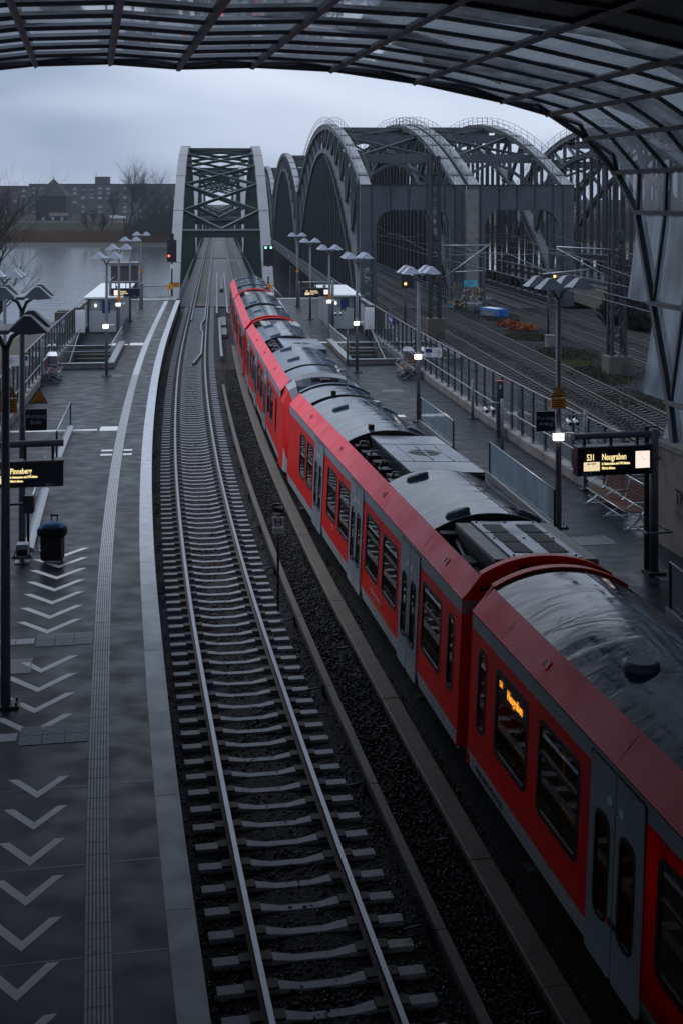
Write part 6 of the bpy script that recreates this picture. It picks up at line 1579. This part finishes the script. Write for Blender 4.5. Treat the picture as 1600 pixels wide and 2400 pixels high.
for k in range(9):
    p = Vector((27.5 + (k % 3) * 2.2 - .0944 * (k * 6), 66 + k * 6.5, -1.6))
    tuft('thicket', ('first', 'second', 'third', 'fourth', 'fifth', 'sixth', 'seventh', 'eighth', 'ninth')[k] + ' dark leafless thicket behind the rearmost freight track, counted from the viewer', 'thicket', p, 2.8, 3.6, 3.2, 1500, M['bark'], 40 + k, blade=.05, lean=.9, group='thickets behind the freight yard')

# ================================================================== FAR BANK
def tree(name, label, base, h, spread, seed, mat, levels=5, group=None, lean=(0, 0), r0=None, nb=3, first=.3):
    rg_ = random.Random(seed); trunk, crown = MB(), MB()
    def grow(p, d, L_, r, lv):
        tgt = trunk if lv >= levels - 1 else crown
        n = 3; pts = [p]; q = p; dd = d
        for i in range(n):
            dd = (dd + Vector((rg_.uniform(-.22, .22), rg_.uniform(-.22, .22), rg_.uniform(-.05, .18)))).normalized(); q = q + dd * L_ / n; pts.append(q)
        rr_ = [r * (1 - .5 * i / n) for i in range(n + 1)]
        tgt.tube(pts, rr_, 5 if lv > 2 else 3, cap=False)
        if lv == 0: return
        k = nb + (1 if lv > 1 else 0)
        for i in range(k):
            t = first + (1 - first) * (i + rg_.random()) / k; ix = min(n - 1, int(t * n)); pp = pts[ix].lerp(pts[ix + 1], t * n - ix)
            a = rg_.uniform(0, 2 * math.pi); s_ = rg_.uniform(.55, 1.0) * spread
            nd_ = (dd + Vector((math.cos(a) * s_, math.sin(a) * s_, rg_.uniform(-.1, .35)))).normalized()
            grow(pp, nd_, L_ * rg_.uniform(.55, .80), r * .60 * (1 - .25 * t), lv - 1)
    root = thing(name, label, 'tree', base, group=group)
    d0 = Vector((lean[0], lean[1], 1)).normalized()
    grow(Vector((0, 0, 0)), d0, h * .42, r0 or h * .02, levels)
    trunk.build('trunk', mat, root, recalc=False); crown.build('crown', mat, root, recalc=False); return root
def gz(Y): return -.4 if Y > 530 else -3.0
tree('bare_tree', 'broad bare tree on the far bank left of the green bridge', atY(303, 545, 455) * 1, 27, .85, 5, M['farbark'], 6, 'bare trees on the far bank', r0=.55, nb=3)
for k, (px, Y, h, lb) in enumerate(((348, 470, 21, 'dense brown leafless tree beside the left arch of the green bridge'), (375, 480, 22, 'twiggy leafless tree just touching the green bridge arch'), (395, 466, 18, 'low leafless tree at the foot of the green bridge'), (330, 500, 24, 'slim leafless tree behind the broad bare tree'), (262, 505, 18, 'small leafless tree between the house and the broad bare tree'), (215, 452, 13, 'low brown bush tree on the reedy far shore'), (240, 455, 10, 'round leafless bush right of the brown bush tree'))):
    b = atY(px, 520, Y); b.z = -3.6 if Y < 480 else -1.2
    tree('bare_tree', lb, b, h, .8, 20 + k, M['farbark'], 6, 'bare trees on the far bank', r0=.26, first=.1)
rt = random.Random(9)
row_x = sorted(x for x in (rt.uniform(-260, 330) for _ in range(26)) if not -170 < x < -60)
ORD = 'first second third fourth fifth sixth seventh eighth ninth tenth eleventh twelfth thirteenth fourteenth fifteenth sixteenth seventeenth eighteenth nineteenth twentieth twenty-first twenty-second twenty-third twenty-fourth twenty-fifth twenty-sixth'.split()
for k, x in enumerate(row_x):
    Y = rt.uniform(700, 1000)
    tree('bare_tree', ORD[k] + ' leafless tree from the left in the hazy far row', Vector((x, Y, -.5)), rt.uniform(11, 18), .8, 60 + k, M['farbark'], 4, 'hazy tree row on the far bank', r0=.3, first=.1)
def far_woods():
    rg_ = random.Random(17); mb = MB()
    for _ in range(14000):
        x = rg_.uniform(-75, 300); y = rg_.uniform(440, 500); z = -4.5 + (y - 440) * .06; hm_ = 5.5 + 3 * math.sin(x * .07) + 2 * math.sin(x * .19 + 1); h = hm_ * rg_.uniform(.25, 1.1); w = rg_.uniform(.12, .4)
        mb.add([(x - w, y, z), (x + w, y, z), (x + rg_.uniform(-1, 1), y, z + h)], [(0, 1, 2)])
    tag(mb.build('far_woods', M['farbark'], recalc=False), kind='stuff')
far_woods()
# near tree on the left shore
nt = Vector(((-70 - 800) * 88 / F, 88, -5.5)); tree('bare_tree', 'big black leafless tree hanging into the picture on the left shore', nt, 19, 1.0, 77, M['bark'], 6, lean=(.12, 0), r0=.34, nb=3, first=.25)
# reeds along both shores
tuft('reeds', None, None, Vector((-24, 62, -5.6)), 6, 30, 2.4, 6000, M['reed'], 90, kind='stuff', blade=.03, lean=.25)
def reed_band():
    rg_ = random.Random(91); mb = MB()
    for _ in range(9000):
        x = rg_.uniform(-170, -30); y = rg_.uniform(438, 470); z = -5.2 + (y - 438) * .05; h = rg_.uniform(1.2, 2.6); w = rg_.uniform(.10, .28)
        mb.add([(x - w, y, z), (x + w, y, z), (x + rg_.uniform(-.4, .4), y, z + h)], [(0, 1, 2)])
    tag(mb.build('reeds', M['reed'], recalc=False), kind='stuff')
reed_band()
# dark house with a pyramid roof
hb = atY(126, 514, 600); hb.z = -.4; root = thing('pyramid_house', 'dark brick block house with steep pyramid roof on the far bank', 'house', hb, R(2))
w_ = 6.9; mb = MB(); mb.box((0, 0, 5.6), (2 * w_, 2 * w_, 11.2)); mb.build('wall', M['brick'], root)
mb = MB(); e = w_ + .25; mb.add([(-e, -e, 11.2), (e, -e, 11.2), (e, e, 11.2), (-e, e, 11.2), (0, 0, 19.2)], [(0, 1, 4), (1, 2, 4), (2, 3, 4), (3, 0, 4), (0, 3, 2, 1)]); rf = mb.build('roof', M['brick'], root)
mb = MB(); mb.tube([(0, 0, 19), (0, 0, 20)], .12, 6); mb.build('finial', M['brick'], rf)
put_text('DEBREEN', 2.2, M['graffiti'], root, (-.9, -w_ - .06, 2.0), name='graffiti', sx=.95, bold=.05)
mb = MB(); mb.box((-5.9, -w_ - .05, 9.9), (1.2, .1, .5)); mb.build('window', M['winpane'], root)
for i in range(6): mb = MB(); mb.box((-5.5 + i * 2.1, -w_ - .05, .8), (1.2, .1, 1.5)); mb.build('doorway', M['winpane'] if i % 2 else M['textblk'], root)
# long apartment blocks
def block(label, px0, px1, Y, ztop, floors, seed, lit=.25, turret=None):
    x0, x1 = (px0 - 800) * Y / F, (px1 - 800) * Y / F; w = x1 - x0; root = thing('apartment_block', label, 'building', Vector(((x0 + x1) / 2, Y, -.5)), group='long brick blocks on the far bank')
    mb = MB(); mb.box((0, 6, ztop / 2), (w, 12, ztop)); mb.build('wall', M['brick2'], root)
    mb = MB(); mb.box((0, 6, ztop + .3), (w + .8, 12.8, .6)); mb.build('roof', M['brick'], root)
    rg_ = random.Random(seed); n = int(w / 5.2); fh = (ztop - 1.5) / floors
    for f in range(floors):
        for i in range(n):
            if rg_.random() < .18: continue
            mb = MB(); x = -w / 2 + (i + .5) * w / n; z = 1.4 + f * fh
            mb.box((x, -.03, z + .75), (1.7 if rg_.random() < .5 else 2.6, .1, 1.4)); wd = mb.build('window', M['winpane'] if rg_.random() < .55 else M['brick'], root)
            mb = MB(); mb.box((x, -.12, z), (2.7, .3, .18)); mb.build('sill', M['signwhite'] if rg_.random() < lit else M['concrete'], wd)
    if turret:
        tx, tw, th = turret; mb = MB(); mb.box((tx, 6, ztop + th / 2), (tw, 9, th)); mb.build('roof_house', M['brick2'], root); mb = MB(); mb.box((tx, 6, ztop + th + .15), (tw + .6, 9.6, .3)); mb.build('roof_slab', M['concrete'], root); mb = MB(); mb.tube([(tx - tw / 2, 6, ztop + th), (tx - tw / 2, 6, ztop + th + 4)], .12, 5); mb.build('aerial', M['steel_dk'], root)
block('long brick apartment block with a roof house, behind the bare trees', 68, 420, 850, 19.6, 6, 4, turret=(-2, 8.5, 5))
block('lower brick block at the far left behind the black tree', -60, 66, 830, 18.0, 5, 5, .1)
block('pale low block farther right beyond the truss bridges', 1230, 1560, 900, 9, 3, 6, .1)
block('dim block seen between the right truss bridges', 1000, 1215, 950, 8, 2, 8, .1)
for k, (px, Y, lb) in enumerate(((268, 640, 'pale parked van at the dike road left of the bare tree'), (284, 642, 'white parked car by the dike road'), (338, 640, 'white parked car under the leafless trees'))):
    b = atY(px, 511, Y); b.z = -.45; root = thing('parked_car', lb, 'car', b, R(90 + 5 * k)); mb = MB(); mb.poly([[(-.9, .3), (.9, .3), (.88, .95), (.6, 1.45 + .4 * (k == 0)), (-.6, 1.45 + .4 * (k == 0)), (-.88, .95)]], lambda x, z: (x, -2.1, z), depth=(0, 4.2, 0)); mb.build('body', M['white'], root)
    for y in (-1.3, 1.3): mb = MB(); mb.tube([(-.92, y, .32), (.92, y, .32)], .32, 10); mb.build('wheel', M['black'], root)
# moored pontoon / white line on the far shore
mb = MB(); mb.box((0, 0, .3), (30, 5, .8)); o = mb.build('pontoon', M['lampgrey']); o.location = (-128, 447, -4.6); tag(o, 'pale pontoon on the far shore below the pyramid house', 'pontoon')
mb = MB(); mb.box((0, 0, .3), (14, 4, .8)); o = mb.build('pontoon', M['steel']); o.location = (-92, 470, -3.4); tag(o, 'grey shed roof on the dike slope right of the pontoon', 'shed')
# concrete dolphin beside the left arch foot
p = at(380, 690, -2.0); root = thing('bridge_bastion', 'stained square concrete bastion left of the green bridge portal', 'bastion', Vector((p.x, 121, -6)))
mb = MB(); mb.box((0, 0, 4.2), (2.3, 3.4, 8.8), BRZ); mb.build('shaft', M['concrete_dk'], root); mb = MB(); mb.box((0, 0, 8.7), (2.6, 3.8, .3), BRZ); mb.build('coping', M['concrete'], root)
# dark viaduct with open gaps beneath the far right truss bridge
root = thing('road_viaduct', 'dark viaduct with railings and bright gaps behind the right freight tracks', 'viaduct', Vector((44, 150, -1.6)), AXR)
mb = MB(); mb.box((0, 0, 1.6), (3, 120, .8)); mb.build('deck', M['truss_dk'], root)
for i in range(18):
    mb = MB(); mb.box((-1.5, -58 + i * 6.8, 0), (.7, .9, 3.0)); mb.build('pillar', M['truss_dk'], root)
mb = MB()
for z in (2.4, 2.8, 3.2): mb.beam((-1.5, -60, z), (-1.5, 60, z), .06, .06)
for i in range(60): mb.beam((-1.5, -60 + i * 2, 2.0), (-1.5, -60 + i * 2, 3.2), .08, .08)
mb.build('railing', M['truss_dk'], root, kind='stuff')

# ================================================================== AIR
mb = MB(); mb.box((0, 1365, 12.5), (5200, 3370, 43)); hz = mb.mesh('haze', [])
hm = bpy.data.materials.new('haze'); hm.use_nodes = True; hn = hm.node_tree
for n in list(hn.nodes): hn.nodes.remove(n)
ho = hn.nodes.new('ShaderNodeOutputMaterial'); hv = hn.nodes.new('ShaderNodeVolumePrincipled')
hv.inputs['Color'].default_value = (0.78, 0.84, 0.95, 1); hv.inputs['Density'].default_value = 0.00013
hn.links.new(hv.outputs[0], ho.inputs['Volume']); hz.materials.clear(); hz.materials.append(hm)
tag(link('haze', hz), kind='stuff')
